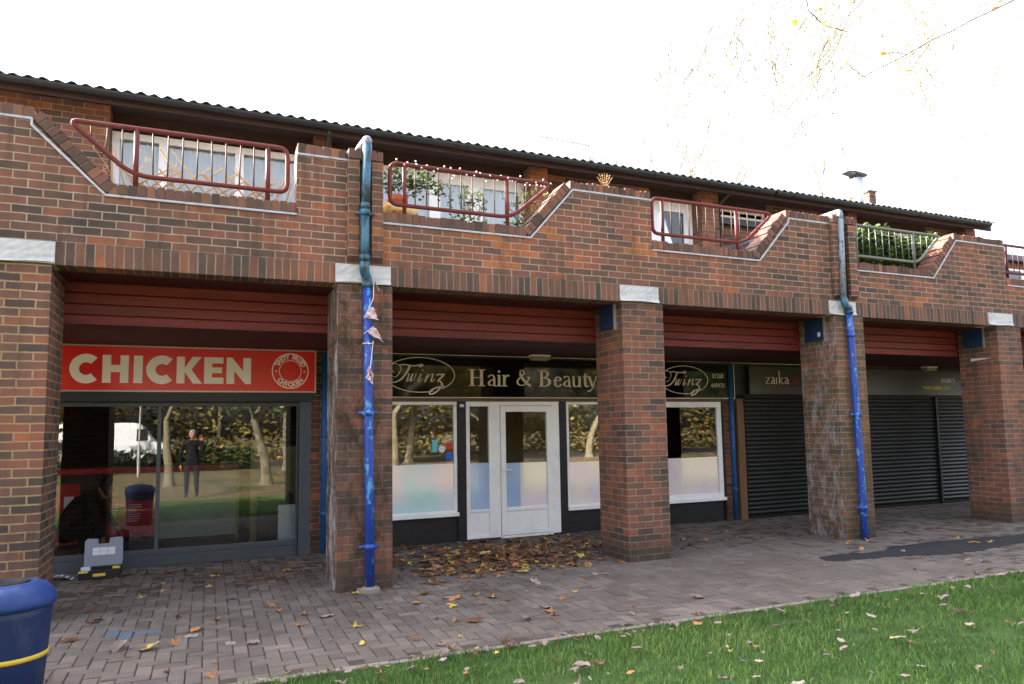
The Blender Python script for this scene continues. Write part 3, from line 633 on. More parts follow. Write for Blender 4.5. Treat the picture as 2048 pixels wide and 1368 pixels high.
for k, ch in enumerate('CHICKEN'):
    an = -45+k*15
    text(ch, .078, m_letterw, cx+.200*math.sin(R(an)), ys, cz-.197*math.cos(R(an)), t, 'badge_letter', -an, 'CENTER', bold=.003)
part('badge_centre', m_letter, [], t) if 0 else None
# salon sign
t = empty('shop_sign', 'glossy black fascia reading Twinz Hair & Beauty with 01268 449970 at its right end', 'sign')
signbox(t, 1.62, 8.08, 2.375, 2.46, 2.0, 2.558, m_signblack, m_letter, .012, m_black)
ys = 2.3735
def twinz(x, z, s, b, y):
    T = lambda pts: [Vector((x+s*(p[0]+.0*p[1]), z+s*p[1])) for p in pts]
    oval = arc(.49, .235, .495, .24, -52, 292, 64); ribbon(b, T(oval), y, .012*s*1.1, .008*s*1.4)
    ribbon(b, T(path(bez((.13, .26), (.02, .33), (.06, .42), (.16, .40), (.25, .385), (.23, .30), (.19, .25)), bez((.19, .25), (.17, .2), (.11, .20)))), y, .012, .008)   # flourish
    ribbon(b, T(path(bez((.20, .36), (.28, .40), (.36, .33), (.47, .37)), bez((.47, .37), (.53, .395), (.55, .345), (.47, .35)))), y, .020, .016)        # T bar
    ribbon(b, T(bez((.345, .355), (.30, .27), (.24, .13), (.10, .125), n=16)), y, .034, .012)                                           # T stem
    ribbon(b, T(bez((.10, .125), (.04, .13), (.05, .18), (.075, .165))), y, .022, .016)
    def stem(x0, z0, x1, z1, w_=.022): ribbon(b, T([(x0, z0), ((x0+x1)/2, (z0+z1)/2), (x1, z1)]), y, w_, .012)
    stem(.335, .25, .295, .14); ribbon(b, T(bez((.295, .14), (.33, .15), (.355, .2), (.385, .25))), y, .010, .008); stem(.385, .25, .345, .14); ribbon(b, T(bez((.345, .14), (.40, .15), (.42, .2), (.43, .255))), y, .010, .008)
    stem(.50, .25, .455, .14); stem(.525, .29, .532, .305, .02); ribbon(b, T(bez((.455, .14), (.48, .135), (.50, .16), (.52, .19))), y, .010, .008)
    stem(.60, .25, .555, .135); ribbon(b, T(bez((.565, .16), (.60, .21), (.65, .27), (.675, .25))), y, .010, .010); stem(.675, .25, .64, .15); ribbon(b, T(bez((.64, .15), (.65, .13), (.68, .15), (.70, .18))), y, .012, .008)
    ribbon(b, T(path(bez((.72, .225), (.76, .27), (.78, .22), (.85, .255)), [(.85, .255), (.73, .15)])), y, .022, .020)
    ribbon(b, T(path(bez((.73, .15), (.80, .16), (.83, .10), (.76, .04)), bez((.76, .04), (.68, -.04), (.60, -.05), (.625, .0)), bez((.625, .0), (.66, .05), (.72, .06), (.83, .085)))), y, .026, .018)
for x, z, s in ((2.185, 2.07, 1.0), (6.62, 2.07, .94)):
    b = MB(); twinz(x, z, s, b, ys); b.build('script_lettering', m_letter, t)
def serif_word(word, x0, zb, xh, cap_, b, y):
    W, H = .034, .011
    def sf(x, z, w_=.05): ribbon(b, [(x-w_/2, z), (x, z), (x+w_/2, z)], y, H, H)
    for ch, x in word:
        if ch == 'H':
            for xx in (x+.035, x+.145): ribbon(b, [(xx, zb), (xx, zb+cap_)], y, W, W); sf(xx, zb+.005, .08); sf(xx, zb+cap_-.005, .08)
            ribbon(b, [(x+.035, zb+cap_/2), (x+.145, zb+cap_/2)], y, H, H)
        if ch == 'a':
            ribbon(b, bez((x+.015, zb+xh-.035), (x+.02, zb+xh+.012), (x+.085, zb+xh+.01), (x+.078, zb+xh-.05)), y, .022, H); ribbon(b, path([(x+.079, zb+xh-.05)], bez((x+.079, zb+.03), (x+.08, zb-.006), (x+.105, zb+.008))), y, .028, .012)
            ribbon(b, bez((x+.078, zb+xh*.62), (x+.0, zb+xh*.5), (x-.012, zb+.01), (x+.03, zb-.001), (x+.06, zb+.003), (x+.078, zb+.03)), y, .026, H)
        if ch in 'i': ribbon(b, [(x+.03, zb), (x+.03, zb+xh)], y, .03, .03); sf(x+.03, zb+.005, .062); sf(x+.02, zb+xh-.004, .03); b.prism([(x+.03+.015*math.cos(a_*math.pi/5), zb+xh+.05+.015*math.sin(a_*math.pi/5)) for a_ in range(10)], y-.001, y+.003)
        if ch == 'r': ribbon(b, [(x+.03, zb), (x+.03, zb+xh)], y, .03, .03); sf(x+.03, zb+.005, .066); sf(x+.02, zb+xh-.004, .03); ribbon(b, bez((x+.035, zb+xh*.62), (x+.05, zb+xh*1.0), (x+.075, zb+xh*1.04), (x+.09, zb+xh*.9)), y, .02, .018)
        if ch == '&':
            ribbon(b, path(bez((x+.155, zb+.13), (x+.14, zb+.05), (x+.09, zb-.012), (x+.045, zb), (x-.005, zb+.01), (x-.005, zb+.085), (x+.04, zb+.12)), bez((x+.04, zb+.12), (x+.09, zb+.16), (x+.115, zb+.20), (x+.10, zb+.235), (x+.075, zb+.265), (x+.035, zb+.24), (x+.05, zb+.18))), y, .022, .012)
            ribbon(b, bez((x+.05, zb+.18), (x+.075, zb+.10), (x+.125, zb+.03), (x+.175, zb+.008)), y, .034, .03); sf(x+.155, zb+.135, .05)
        if ch == 'B':
            ribbon(b, [(x+.035, zb), (x+.035, zb+cap_)], y, W, W); sf(x+.03, zb+.005, .07); sf(x+.03, zb+cap_-.005, .07)
            ribbon(b, path([(x+.035, zb+cap_-.006)], bez((x+.06, zb+cap_-.004), (x+.135, zb+cap_+.004), (x+.135, zb+cap_*.56), (x+.04, zb+cap_*.53))), y, .034, H)
            ribbon(b, path([(x+.035, zb+cap_*.53)], bez((x+.06, zb+cap_*.53), (x+.165, zb+cap_*.56), (x+.165, zb), (x+.04, zb+.005))), y, .038, H)
        if ch == 'e':
            ribbon(b, bez((x+.015, zb+xh*.58), (x+.12, zb+xh*.58), n=3), y, H, H); ribbon(b, bez((x+.112, zb+xh*.58), (x+.11, zb+xh*1.1), (x+.02, zb+xh*1.15), (x+.016, zb+xh*.5), (x+.014, zb-.03), (x+.08, zb-.025), (x+.118, zb+.04), n=20), y, .03, H)
        if ch == 'u':
            ribbon(b, path([(x+.025, zb+xh)], bez((x+.025, zb+.05), (x+.027, zb-.012), (x+.075, zb-.004), (x+.1, zb+.03))), y, .03, .012); ribbon(b, [(x+.104, zb), (x+.104, zb+xh)], y, .03, .03); sf(x+.018, zb+xh-.004, .03); sf(x+.096, zb+xh-.004, .03); sf(x+.115, zb+.005, .03)
        if ch == 't': ribbon(b, path([(x+.03, zb+xh+.045)], bez((x+.03, zb+.04), (x+.032, zb-.008), (x+.06, zb), (x+.075, zb+.02))), y, .03, .014); sf(x+.035, zb+xh-.004, .075)
        if ch == 'y':
            ribbon(b, [(x+.02, zb+xh), (x+.07, zb+.01)], y, .034, .034); ribbon(b, bez((x+.125, zb+xh), (x+.075, zb+.01), (x+.055, zb-.075), (x+.015, zb-.062), n=12), y, .013, .013); sf(x+.02, zb+xh-.004, .055); sf(x+.125, zb+xh-.004, .045); b.prism([(x+.012+.014*math.cos(a_*math.pi/4), zb-.058+.014*math.sin(a_*math.pi/4)) for a_ in range(8)], y-.001, y+.003)
b = MB()
for ch, x in (('H', 3.385), ('a', 3.665), ('i', 3.805), ('r', 3.885), ('&', 4.115), ('B', 4.475), ('e', 4.695), ('a', 4.875), ('u', 5.02), ('t', 5.215), ('y', 5.29)):
    g = MB(); b = MB(); serif_word([(ch, 0)], 0, 2.158, .162, .238, g, ys); b.add([(x+v[0]*1.30, v[1], v[2]) for v in g.v], g.f); b.build('serif_letter', m_letter, t)
text('01268', .112, m_letter, 7.64, ys, 2.325, t, sx=.82); text('449970', .112, m_letter, 7.605, ys, 2.165, t, sx=.85)
# zaika sign
t = empty('shop_sign', 'dull dark grey sign over the closed shutters reading zaika with a crimson flower', 'sign')
signbox(t, 8.42, 14.9, 2.375, 2.46, 2.065, 2.53, m_signgrey, m_box, .014)
b = MB(); zb = 2.242; w1, w2 = .02, .012
ribbon(b, [(8.77, zb+.11), (8.85, zb+.11), (8.772, zb+.006), (8.86, zb+.006)], ys, w1, w2)
ribbon(b, bez((8.90, zb+.10), (8.92, zb+.13), (8.965, zb+.12), (8.96, zb+.05), (8.96, zb+.0)), ys, w1, w2); ribbon(b, bez((8.96, zb+.07), (8.87, zb+.06), (8.88, zb-.02), (8.96, zb+.02)), ys, w1, w2)
ribbon(b, [(9.01, zb), (9.01, zb+.115)], ys, w1, w1); ribbon(b, [(9.075, zb), (9.075, zb+.235)], ys, w1, w1); ribbon(b, [(9.15, zb+.115), (9.085, zb+.06), (9.16, zb)], ys, w1, w2)
ribbon(b, bez((9.20, zb+.10), (9.22, zb+.13), (9.275, zb+.12), (9.27, zb+.05), (9.27, zb+.0)), ys, w1, w2); ribbon(b, bez((9.27, zb+.07), (9.17, zb+.06), (9.18, zb-.02), (9.27, zb+.02)), ys, w1, w2)
b.build('lettering', m_letter, t)
b = MB()
for k in range(8):
    a_ = k*math.pi/4; c_ = Vector((9.44+.042*math.cos(a_), 2.30+.042*math.sin(a_))); ribbon(b, arc(c_.x, c_.y, .016, .016, 0, 360, 10), ys, .008, .008)
ribbon(b, [(8.765, 2.187), (9.60, 2.187)], ys, .006, .006); b.build('flower_emblem', m_redlet, t)
text('01268 5', .12, m_letterw, 13.17, ys-.001, 2.315, t, sx=.98); text('www.zaikaindian', .118, m_yelgreen, 12.63, ys-.001, 2.18, t, sx=.98)
# ================================================================ DOWNPIPES
def collar(b, x, y, z, r, ear=True):
    b.tube([(x, y, z-.03), (x, y, z+.03)], r+.008, 16)
    if ear: b.box(x-r-.05, x+r+.05, y+.01, y+.03, z-.014, z+.014)
t = empty('downpipe', 'cast iron downpipe bright blue below and chipped teal above, tied with torn bunting', 'downpipe')
b = MB(); b.tube([(1.472, -.065, .035), (1.466, -.065, 1.0), (1.455, -.065, 2.0), (1.44, -.066, 2.98)], .046, 20); collar(b, 1.468, -.065, .42, .046); collar(b, 1.455, -.065, 1.72, .046); b.build('lower_pipe', m_blue, t, smooth=True)
b = MB(); b.tube(rounded([(1.44, -.066, 2.98), (1.44, -.07, 3.06), (1.40, -.115, 3.13), (1.40, -.13, 3.22)], .03, False), .050, 16); collar(b, 1.44, -.066, 3.0, .048, False)
b.tube([(1.40, -.13, 3.2), (1.405, -.12, 3.70)], .045, 20); collar(b, 1.402, -.125, 3.26, .046, False); b.tube([(1.405, -.12, 3.70), (1.43, -.12, 4.44)], .044, 20); collar(b, 1.405, -.12, 3.72, .046); collar(b, 1.407, -.12, 3.79, .042, False); b.build('upper_pipe', m_teal, t, smooth=True)
b = MB(); b.tube(rounded([(1.43, -.12, 4.43), (1.43, -.12, 4.49), (1.40, .1, 4.47), (1.40, 2.6, 4.52)], .03, False), .044, 16); b.build('roof_branch', m_greypipe, t, smooth=True)
b = MB(); b.tube([(1.40, 2.56, 4.5), (1.40, 2.54, 5.3), (1.40, 2.15, 5.5)], .035, 12); b.build('gutter_outlet', m_black, t, smooth=True)
b = MB(); b.prism([(1.36+.0, -.13), (1.40, -.155), (1.50, -.16), (1.56, -.13), (1.575, -.03), (1.56, -.002), (1.36, -.002)], -.01, .03, axis='z'); b.lathe([(.085, .028), (.07, .045), (.052, .05)], (1.472, -.065), 14); b.build('mortar_shoe', m_conc, t)
t = empty('downpipe', 'blue downpipe down the lime stained pillar with a weathered grey length above it', 'downpipe')
b = MB(); b.tube([(8.078, -.065, .0), (8.07, -.065, .5), (8.06, -.065, 1.5), (8.035, -.065, 2.72), (8.02, -.066, 3.06)], .046, 20); collar(b, 8.037, -.065, 2.74, .046, False); collar(b, 8.068, -.065, .42, .046); collar(b, 8.06, -.065, 1.66, .046); b.build('lower_pipe', m_blue, t, smooth=True)
b = MB(); b.tube(rounded([(8.02, -.066, 3.04), (8.02, -.08, 3.11), (7.93, -.10, 3.13), (7.90, -.10, 3.24)], .035, False), .048, 16); collar(b, 8.02, -.067, 3.06, .048, False); b.build('swan_neck', m_teal, t, smooth=True)
b = MB(); b.tube([(7.90, -.10, 3.22), (7.94, -.09, 4.34)], .040, 18); b.tube(rounded([(7.94, -.09, 4.33), (7.94, -.09, 4.45), (7.93, .1, 4.45), (7.93, 2.57, 4.46)], .04, False), .038, 14); b.build('upper_pipe', m_greypipe, t, smooth=True)
b = MB(); b.tube([(8.06, 2.56, 4.5), (8.06, 2.54, 5.35), (8.06, 2.15, 5.5)], .035, 12); b.build('gutter_outlet', m_black, t, smooth=True)
for x, lab in ((1.385, 'dull blue pipe in the corner right of the chicken shop window'), (8.0, 'dull blue pipe between the salon window and the first shutter')):
    b = MB(); b.tube([(x, 2.37, -.01), (x, 2.37, 2.58)], .038, 14); collar(b, x, 2.37, .5, .036, False); collar(b, x, 2.37, 1.5, .036, False); tag(b.build('rear_pipe', m_bluedark, smooth=True), lab, 'pipe', 'blue pipes in the arcade corners')
# bunting
t = empty('bunting', 'torn pale bunting flags tangled round the blue downpipe', 'bunting')
b = MB(); b.tube([(1.50, -.1, 3.03), (1.49, -.125, 2.86), (1.44, -.135, 2.74), (1.40, -.11, 2.66)], .004, 5); b.tube([(1.40, -.10, 2.50), (1.46, -.13, 2.545), (1.50, -.10, 2.58)], .004, 5)
b.tube([(1.40, -.1, 2.41), (1.45, -.125, 2.40), (1.50, -.1, 2.41), (1.49, -.12, 2.43), (1.47, -.13, 2.26), (1.46, -.13, 2.16)], .004, 5); b.tube([(1.395+.1*k/8, -.065-.055*math.sin(math.pi*k/8), 2.405) for k in range(9)], .005, 5); b.build('string', m_letter, t)
def flag(a, b_, c, s=0):
    m = MB(); a, b_, c = Vector(a), Vector(b_), Vector(c); n = 8; V = []
    for i in range(n+1):
        for j in range(n+1-i):
            u, v = i/n, j/n; p = a+(b_-a)*u+(c-a)*v; p.y += .022*math.sin(u*11+v*5+s)+.014*math.sin(v*17+s); p.x += .010*math.sin(v*9+u*6+s); V.append(p)
    idx = lambda i, j: sum(n+1-k for k in range(i))+j; F = []
    for i in range(n):
        for j in range(n-i):
            F.append((idx(i, j), idx(i+1, j), idx(i, j+1)))
            if j < n-i-1: F.append((idx(i+1, j), idx(i+1, j+1), idx(i, j+1)))
    m.add(V, F); m.build('pennant', m_bunting, t, smooth=True)
flag((1.395, -.125, 2.665), (1.47, -.135, 2.77), (1.545, -.15, 2.63), 1); flag((1.43, -.125, 2.51), (1.495, -.12, 2.57), (1.61, -.15, 2.40), 2); flag((1.46, -.13, 2.19), (1.41, -.13, 2.07), (1.50, -.13, 1.99), 3); flag((1.49, -.1, 3.03), (1.52, -.1, 3.02), (1.57, -.09, 2.93), 4)
# ================================================================ RAILINGS
def railing(name, label, mats, outline, posts, xs, zt=4.345, zb=3.90, y=.06, r=.022, rads=.07, group='guard railings on the low parapets'):
    t = empty(name, label, 'railing', group=group)
    b = MB(); b.tube(rounded([(x, y, z) for x, z in outline], rads), r, 12, closed=True); b.build('handrail', mats[0], t, smooth=True)
    for x, (za, zc_) in posts:
        b = MB(); b.tube([(x, y, za), (x, y, zc_)], r*1.0, 12); b.build('post', mats[0], t, smooth=True)
    rr = random.Random(len(label))
    for x, z0, z1 in xs:
        b = MB(); e = rr.uniform(-.006, .006); b.tube([(x+e, y, z0), (x-e, y+rr.uniform(-.004, .004), z1)], .0068, 8); b.build('picket', mats[1], t, smooth=True)
    return t
def pk(xa, xb, n, slope=None, zt=4.345, zb=3.90):
    out = []
    for k in range(n):
        x = xa+(xb-xa)*k/(n-1); z0 = zb
        if slope:
            (x0, z_0), (x1, z_1) = slope
            if (x-x0)*(x1-x0) > 0: z0 = z_0+(z_1-z_0)*(x-x0)/(x1-x0)
        if z0 < zt-.03: out.append((x, z0, zt))
    return out
railing('railing', 'peeling red railing whose sloped end is on its left, above the CHICKEN sign', (m_railred, m_picket), [(-1.20, 4.345), (.674, 4.345), (.674, 3.90), (-.68, 3.90)], [(-.655, (3.78, 4.345)), (.49, (3.78, 4.345))], pk(-1.02, .36, 12, ((-.68, 3.90), (-1.20, 4.345))), rads=[.09, .09, .09, .16])
railing('railing', 'red railing strung with little white lights in front of potted plants', (m_railred, m_picket), [(1.70, 4.345), (3.60, 4.345), (3.08, 3.90), (1.70, 3.90)], [(1.856, (3.78, 4.345)), (3.03, (3.78, 4.345))], pk(1.97, 3.40, 12, ((3.10, 3.90), (3.58, 4.345))), rads=[.09, .13, .15, .09])
railing('railing', 'red railing in front of the white balcony door, right of the string lights', (m_railred, m_picket), [(4.96, 4.345), (6.88, 4.345), (6.36, 3.90), (4.96, 3.90)], [(5.11, (3.78, 4.345)), (6.26, (3.78, 4.345))], pk(5.24, 6.72, 12, ((6.36, 3.90), (6.88, 4.345))), rads=[.09, .13, .15, .09])
railing('railing', 'bare grey green railing in front of the ivy', (m_railgrey, m_railgrey), [(8.25, 4.345), (10.13, 4.345), (9.63, 3.90), (8.25, 3.90)], [(8.39, (3.78, 4.345)), (9.55, (3.78, 4.345))], pk(8.52, 9.98, 12, ((9.63, 3.90), (10.13, 4.345))), rads=[.06, .08, .14, .06])
railing('railing', 'dark purple railing at the far right edge behind the last brick step', (m_raildark, m_raildark), [(11.60, 4.345), (13.45, 4.345), (12.98, 3.90), (11.60, 3.90)], [(11.68, (3.78, 4.345)), (12.90, (3.78, 4.345))], pk(11.85, 13.3, 12, ((12.98, 3.90), (13.45, 4.345))), rads=[.04, .08, .14, .04])
# string lights
t = empty('string_lights', 'string of little white bulbs wound along the red railing of the planted balcony', 'string lights')
rnd = random.Random(5); b = MB(); P_ = [(1.72+1.85*k/60, .06+.028*math.cos(k*1.1), 4.345+.028*math.sin(k*1.1)) for k in range(61)]; b.tube(P_, .003, 4); b.build('cable', m_twig, t)
bb = MB(); bb.lathe([(.001, -.010), (.008, -.007), (.010, 0), (.008, .007), (.001, .010)], (0, 0), 8); bulb0 = bb.build('bulb', m_letterw, t, smooth=True)
for k in range(44):
    p = P_[rnd.randrange(60)] if k > 30 else P_[k*2]; o = bulb0 if k == 0 else bulb0.copy()
    if k: COL.objects.link(o); o.parent = t
    o.location = (p[0]+rnd.uniform(-.02, .02), p[1]-.02+rnd.uniform(-.01, .01), p[2]+rnd.choice([.02, .01, -.01, -.03, -.06])); 
# willow trellis
rnd = random.Random(9); t = MB()
for k in range(26):
    x = -.85+k*.06; z = 3.74; L = rnd.uniform(.25, .62); an = R(rnd.uniform(35, 50)) if k % 2 else R(rnd.uniform(125, 142))
    x1 = min(.72, max(-.86, x+L*math.cos(an))); t.tube([(x, .15+.02*(k % 2), z), ((x+x1)/2, .15, z+L*math.sin(an)/2+.01), (x1, .14+rnd.uniform(-.02, .03), min(4.25, z+L*math.sin(an)))], [.009, .009, .008], 6)
for k in range(30):
    x = rnd.choice([rnd.uniform(-.85, -.2), rnd.uniform(.3, .72)]); P_ = [Vector((x, .13, 3.76))]
    for q_ in range(7): P_.append(P_[-1]+Vector((rnd.uniform(-.06, .06), rnd.uniform(-.02, .02), rnd.uniform(.0, .09))))
    t.tube(P_, .0025, 4)
tag(t.build('willow_trellis', m_drystick), 'pale crossed canes and dry tendrils behind the leftmost railing', 'trellis')
# ---------------------------------------------------------------- leaves / plants
def leafquads(pts, size, rnd, tone=(0, 1), b=None):
    b = b or MB()
    for p in pts:
        s = size*rnd.uniform(.6, 1.3); q_ = Matrix.Rotation(rnd.uniform(0, 6.28), 4, 'Z') @ Matrix.Rotation(rnd.uniform(-1.2, 1.2), 4, 'X') @ Matrix.Rotation(rnd.uniform(-.6, .6), 4, 'Y')
        V = [Vector(p)+q_ @ Vector(v)*s for v in ((-.5, 0, 0), (-.12, -.32, .04), (.5, 0, -.05), (-.12, .32, .04))]
        b.add(V, [(0, 1, 2), (0, 2, 3)], 0, rnd.uniform(*tone))
    return b
rnd = random.Random(21)
t = empty('potted_shrub', 'leafy shrub in a ribbed terracotta pot at the left end of the planted balcony', 'plant', (0, 0, 0))
b = MB(); b.lathe([(.001, 3.86), (.085, 3.86), (.095, 3.95), (.105, 3.955), (.10, 3.97), (.11, 4.03), (.118, 4.035), (.11, 4.05), (.12, 4.09), (.105, 4.09), (.001, 4.08)], (1.86, .38), 20); b.build('pot', m_pot, t, smooth=True)
P_ = []
for k in range(620):
    a_, e_, r_ = rnd.uniform(0, 6.28), rnd.uniform(-.5, 1.2), rnd.random()**.5; P_.append((2.02+.42*r_*math.cos(a_)*math.cos(e_), .38+.16*r_*math.sin(a_), 4.22+.22*r_*math.sin(e_)+.03*rnd.random()))
leafquads(P_, .05, rnd, (0, .8)).build('foliage', m_green, t)
b = MB()
for k in range(10): b.tube([(1.86, .38, 4.05), (1.95+rnd.uniform(-.2, .3), .38+rnd.uniform(-.1, .1), 4.2), (2.05+rnd.uniform(-.4, .4), .38, 4.4)], .004, 4)
b.build('stem', m_twig, t)
for cx_, lab in ((2.72, 'thin yellowing climber with drooping leaves behind the middle of the lit railing'), (3.42, 'thin yellowing climber by the sloped end of the lit railing')):
    t = empty('balcony_climber', lab, 'plant', group='thin plants behind the lit railing'); b = MB(); P_ = []
    for k in range(16):
        q_ = Vector((cx_+rnd.uniform(-.12, .12), .3, 3.75)); L = [q_]
        for s_ in range(9): q_ = q_+Vector((rnd.uniform(-.06, .06), rnd.uniform(-.02, .02), rnd.uniform(.02, .09))); L.append(q_); P_ += [q_+Vector((rnd.uniform(-.03, .03), rnd.uniform(-.03, .03), rnd.uniform(-.02, .02))) for _ in range(2)]
        b.tube(L, .003, 4)
    b.build('stem', m_twig, t); leafquads(P_, .045, rnd, (.5, 1)).build('foliage', m_green, t)
b = MB()
P_ = [(rnd.uniform(3.05, 3.4), rnd.uniform(.25, .5), 3.86+rnd.uniform(0, .08)) for _ in range(150)]; leafquads(P_, .04, rnd, (.3, 1), b)
tag(b.build('trailing_plant', m_green), 'low trailing plant where the brick step rises at the lit balcony', 'plant')
# printed bag of compost beside the pot
b = MB(); V = []; n = 10
for i in range(n+1):
    for j in range(n+1):
        u, v = i/n, j/n; V.append((1.64+.42*u, .26-.09*math.sin(math.pi*u)**.6*math.sin(math.pi*v)**.6, 3.80+.17*v+.012*math.sin(u*9)))
b.add(V, [(i*(n+1)+j, (i+1)*(n+1)+j, (i+1)*(n+1)+j+1, i*(n+1)+j+1) for i in range(n) for j in range(n)])
q = NT('compost bag', .4); nz = q.noise(7, 3); q.base(q.ramp(nz, [(.3, srgb(210, 190, 110)), (.45, srgb(206, 196, 160)), (.55, srgb(220, 180, 90)), (.62, srgb(190, 96, 70)), (.7, srgb(220, 214, 200))]))
tag(b.build('compost_bag', q.m, smooth=True), 'yellow and white printed sack beside the terracotta pot', 'sack')
t = MB(); P_ = []
for k in range(5200):
    x = rnd.uniform(8.15, 10.45); zt_ = 4.42+.08*math.sin(x*5)+.06*math.sin(x*13)-.05*(x > 10); P_.append((x, rnd.uniform(.25, .75), 3.68+(zt_-3.68)*rnd.random()**.8))
o = empty('ivy_hedge', 'dense glossy ivy filling the balcony behind the grey green railing', 'ivy'); leafquads(P_, .085, rnd, (0, .9)).build('foliage', m_green, o)
b = MB()
for k in range(30): x = rnd.uniform(8.3, 10.3); b.tube([(x, .5, 3.13), (x+rnd.uniform(-.1, .1), .5, 3.9), (x+rnd.uniform(-.2, .2), .5, 4.35)], .006, 4)
b.build('stem', m_twig, o)
t = empty('coping_fern', 'small dry yellow fern sprouting from the brick coping between the second and third railings', 'plant'); b = MB()
for k in range(7):
    a_ = R(50+k*14); q_ = Vector((4.33, .1, 4.39)); L = [q_+Vector((math.cos(a_)*s_*.022, rnd.uniform(-.004, .004), math.sin(a_)*s_*.028)) for s_ in range(8)]; b.tube(L, .003, 4)
    for p in L[3:]: leafquads([p]*1, .03, rnd, (.6, 1), b)
b.build('frond', m_drystick, t)
# ================================================================ wall mounted bits
for (xl, y0, y1, z0, z1, lab) in ((4.454, .15, .475, 2.725, 3.01, 'navy blue panel high on the pillar right of the salon door'), (7.824, .175, .51, 2.70, 3.01, 'navy panel with a white sticker on the lime stained pillar'), (11.223, .22, .54, 2.72, 3.01, 'navy blue panel high on the last whole pillar on the right')):
    t = empty('wall_panel', lab, 'panel', group='navy panels on the pillar sides')
    part('board', m_panelblue, [(xl-.035, xl-.001, y0, y1, z0, z1)], t, bevel=.003); part('edge_strip', m_alu, [(xl-.037, xl-.0012, y0-.018, y0-.001, z0-.03, z1)], t)
    if 7 < xl < 8: part('sticker', m_paper, [(xl-.0365, xl-.0355, y0+.05, y0+.10, z0+.05, z0+.11)], t)
for x, y, lab in ((4.39, 2.15, 'round bulkhead lamp on the ceiling above the white salon door'), (12.62, 2.2, 'bulkhead lamp on the ceiling above the right hand shutters')):
    t = empty('ceiling_lamp', lab, 'lamp', group='bulkhead lamps under the arcade ceiling')
    b = MB(); b.box(x-.15, x+.15, y-.07, y+.07, 2.575, 2.5995); b.build('base', m_white, t, bevel=.01)
    b = MB(); b.box(x-.14, x+.14, y-.062, y+.062, 2.52, 2.5745); b.build('diffuser', m_lamp, t, bevel=.02)
# window stickers on the salon's left pane
for (x, z, w_, h_, mname, c, lab) in ((2.86, 1.245, .075, .16, 'sticker blue', srgb(90, 190, 214), 'tall pale blue sticker inside the left salon window'), (3.065, 1.275, .085, .085, 'sticker red', srgb(196, 52, 48), 'square red sticker at the right of the left salon window'), (3.06, 1.125, .10, .095, 'sticker navy', srgb(40, 92, 190), 'deep blue sticker under the red one in the left salon window')):
    part_o = part('window_sticker', plain(mname, c, .4), [(x, x+w_, 2.447, 2.4485, z, z+h_)], None); tag(part_o, lab, 'sticker', 'stickers in the salon window')
b = MB(); b.prism([(3.0+.048*math.cos(a_*math.pi/12), 1.28+.048*math.sin(a_*math.pi/12)) for a_ in range(24)], 2.446, 2.4475); tag(b.build('window_sticker', m_paper), 'round white sticker between the pale blue and red ones in the salon window', 'sticker', 'stickers in the salon window')
o = part('alarm_sticker', m_paper, [(3.25, 3.31, 2.392, 2.3945, 1.86, 1.90)], None); tag(o, 'tiny white and red notice on the black post by the salon door', 'sticker')
# leaf shaped scrap of paper on the last pillar
b = MB(); b.prism([(.45, 2.50), (.12, 2.525), (.44, 2.545)], 11.214, 11.2225, axis='x'); tag(b.build('paper_scrap', m_paper), 'torn white paper stuck to the side of the last whole pillar', 'paper')
# ================================================================ roof pieces
t = empty('flue', 'slim pale steel flue with a dark flat cowl above the roof', 'flue')
b = MB(); b.tube([(12.60, 3.5, 5.9), (12.60, 3.5, 6.74)], .095, 20); b.build('pipe', m_flue, t, smooth=True)
b = MB(); b.prism([(12.22, 6.815), (12.40, 6.84), (12.72, 6.815), (12.76, 6.78), (12.70, 6.74), (12.50, 6.75), (12.45, 6.79)], 3.38, 3.62); b.build('cowl', m_box, t, bevel=.008)
t = empty('chimney', 'short orange brick chimney stub beside the steel flue', 'chimney'); part('stack', m_pier, [(12.80, 12.98, 3.4, 3.9, 5.8, 6.44)], t); part('cap', m_mortar, [(12.78, 13.0, 3.38, 3.92, 6.441, 6.47)], t)
t = empty('tv_aerial', 'thin pale television aerial lying low over the middle of the roof ridge', 'aerial'); b = MB(); b.tube([(5.75, 5, 7.235), (6.95, 5, 7.20)], .012, 6)
b.build('boom', m_alu, t)
for k in range(16): b = MB(); x = 5.8+k*.07; b.tube([(x, 4.86, 7.235-k*.002), (x, 5.14, 7.235-k*.002)], .004, 4); b.build('element', m_alu, t)
b = MB(); b.tube([(6.80, 5, 6.3), (6.80, 5, 7.21)], .014, 6); b.build('mast', m_alu, t)
# low neighbouring block past the end of the roof
t = empty('neighbour_block', 'low brick block with a dark fascia past the right end of the roof', 'building')
part('wall', m_pier, [(15.2, 24, 3.4, 9, 0, 4.75)], t); part('wall', m_pier, [(15.2, 24, 3.45, 9, 5.13, 5.28)], t); part('fascia', m_black, [(15.1, 24.1, 3.3, 9.1, 5.285, 5.42)], t)
window(15.9, 18.6, 4.76, 5.12, 3.42, None, muls=((16.8, 16.88), (17.7, 17.78)), parent=t, glass=m_glass2, sill=False)
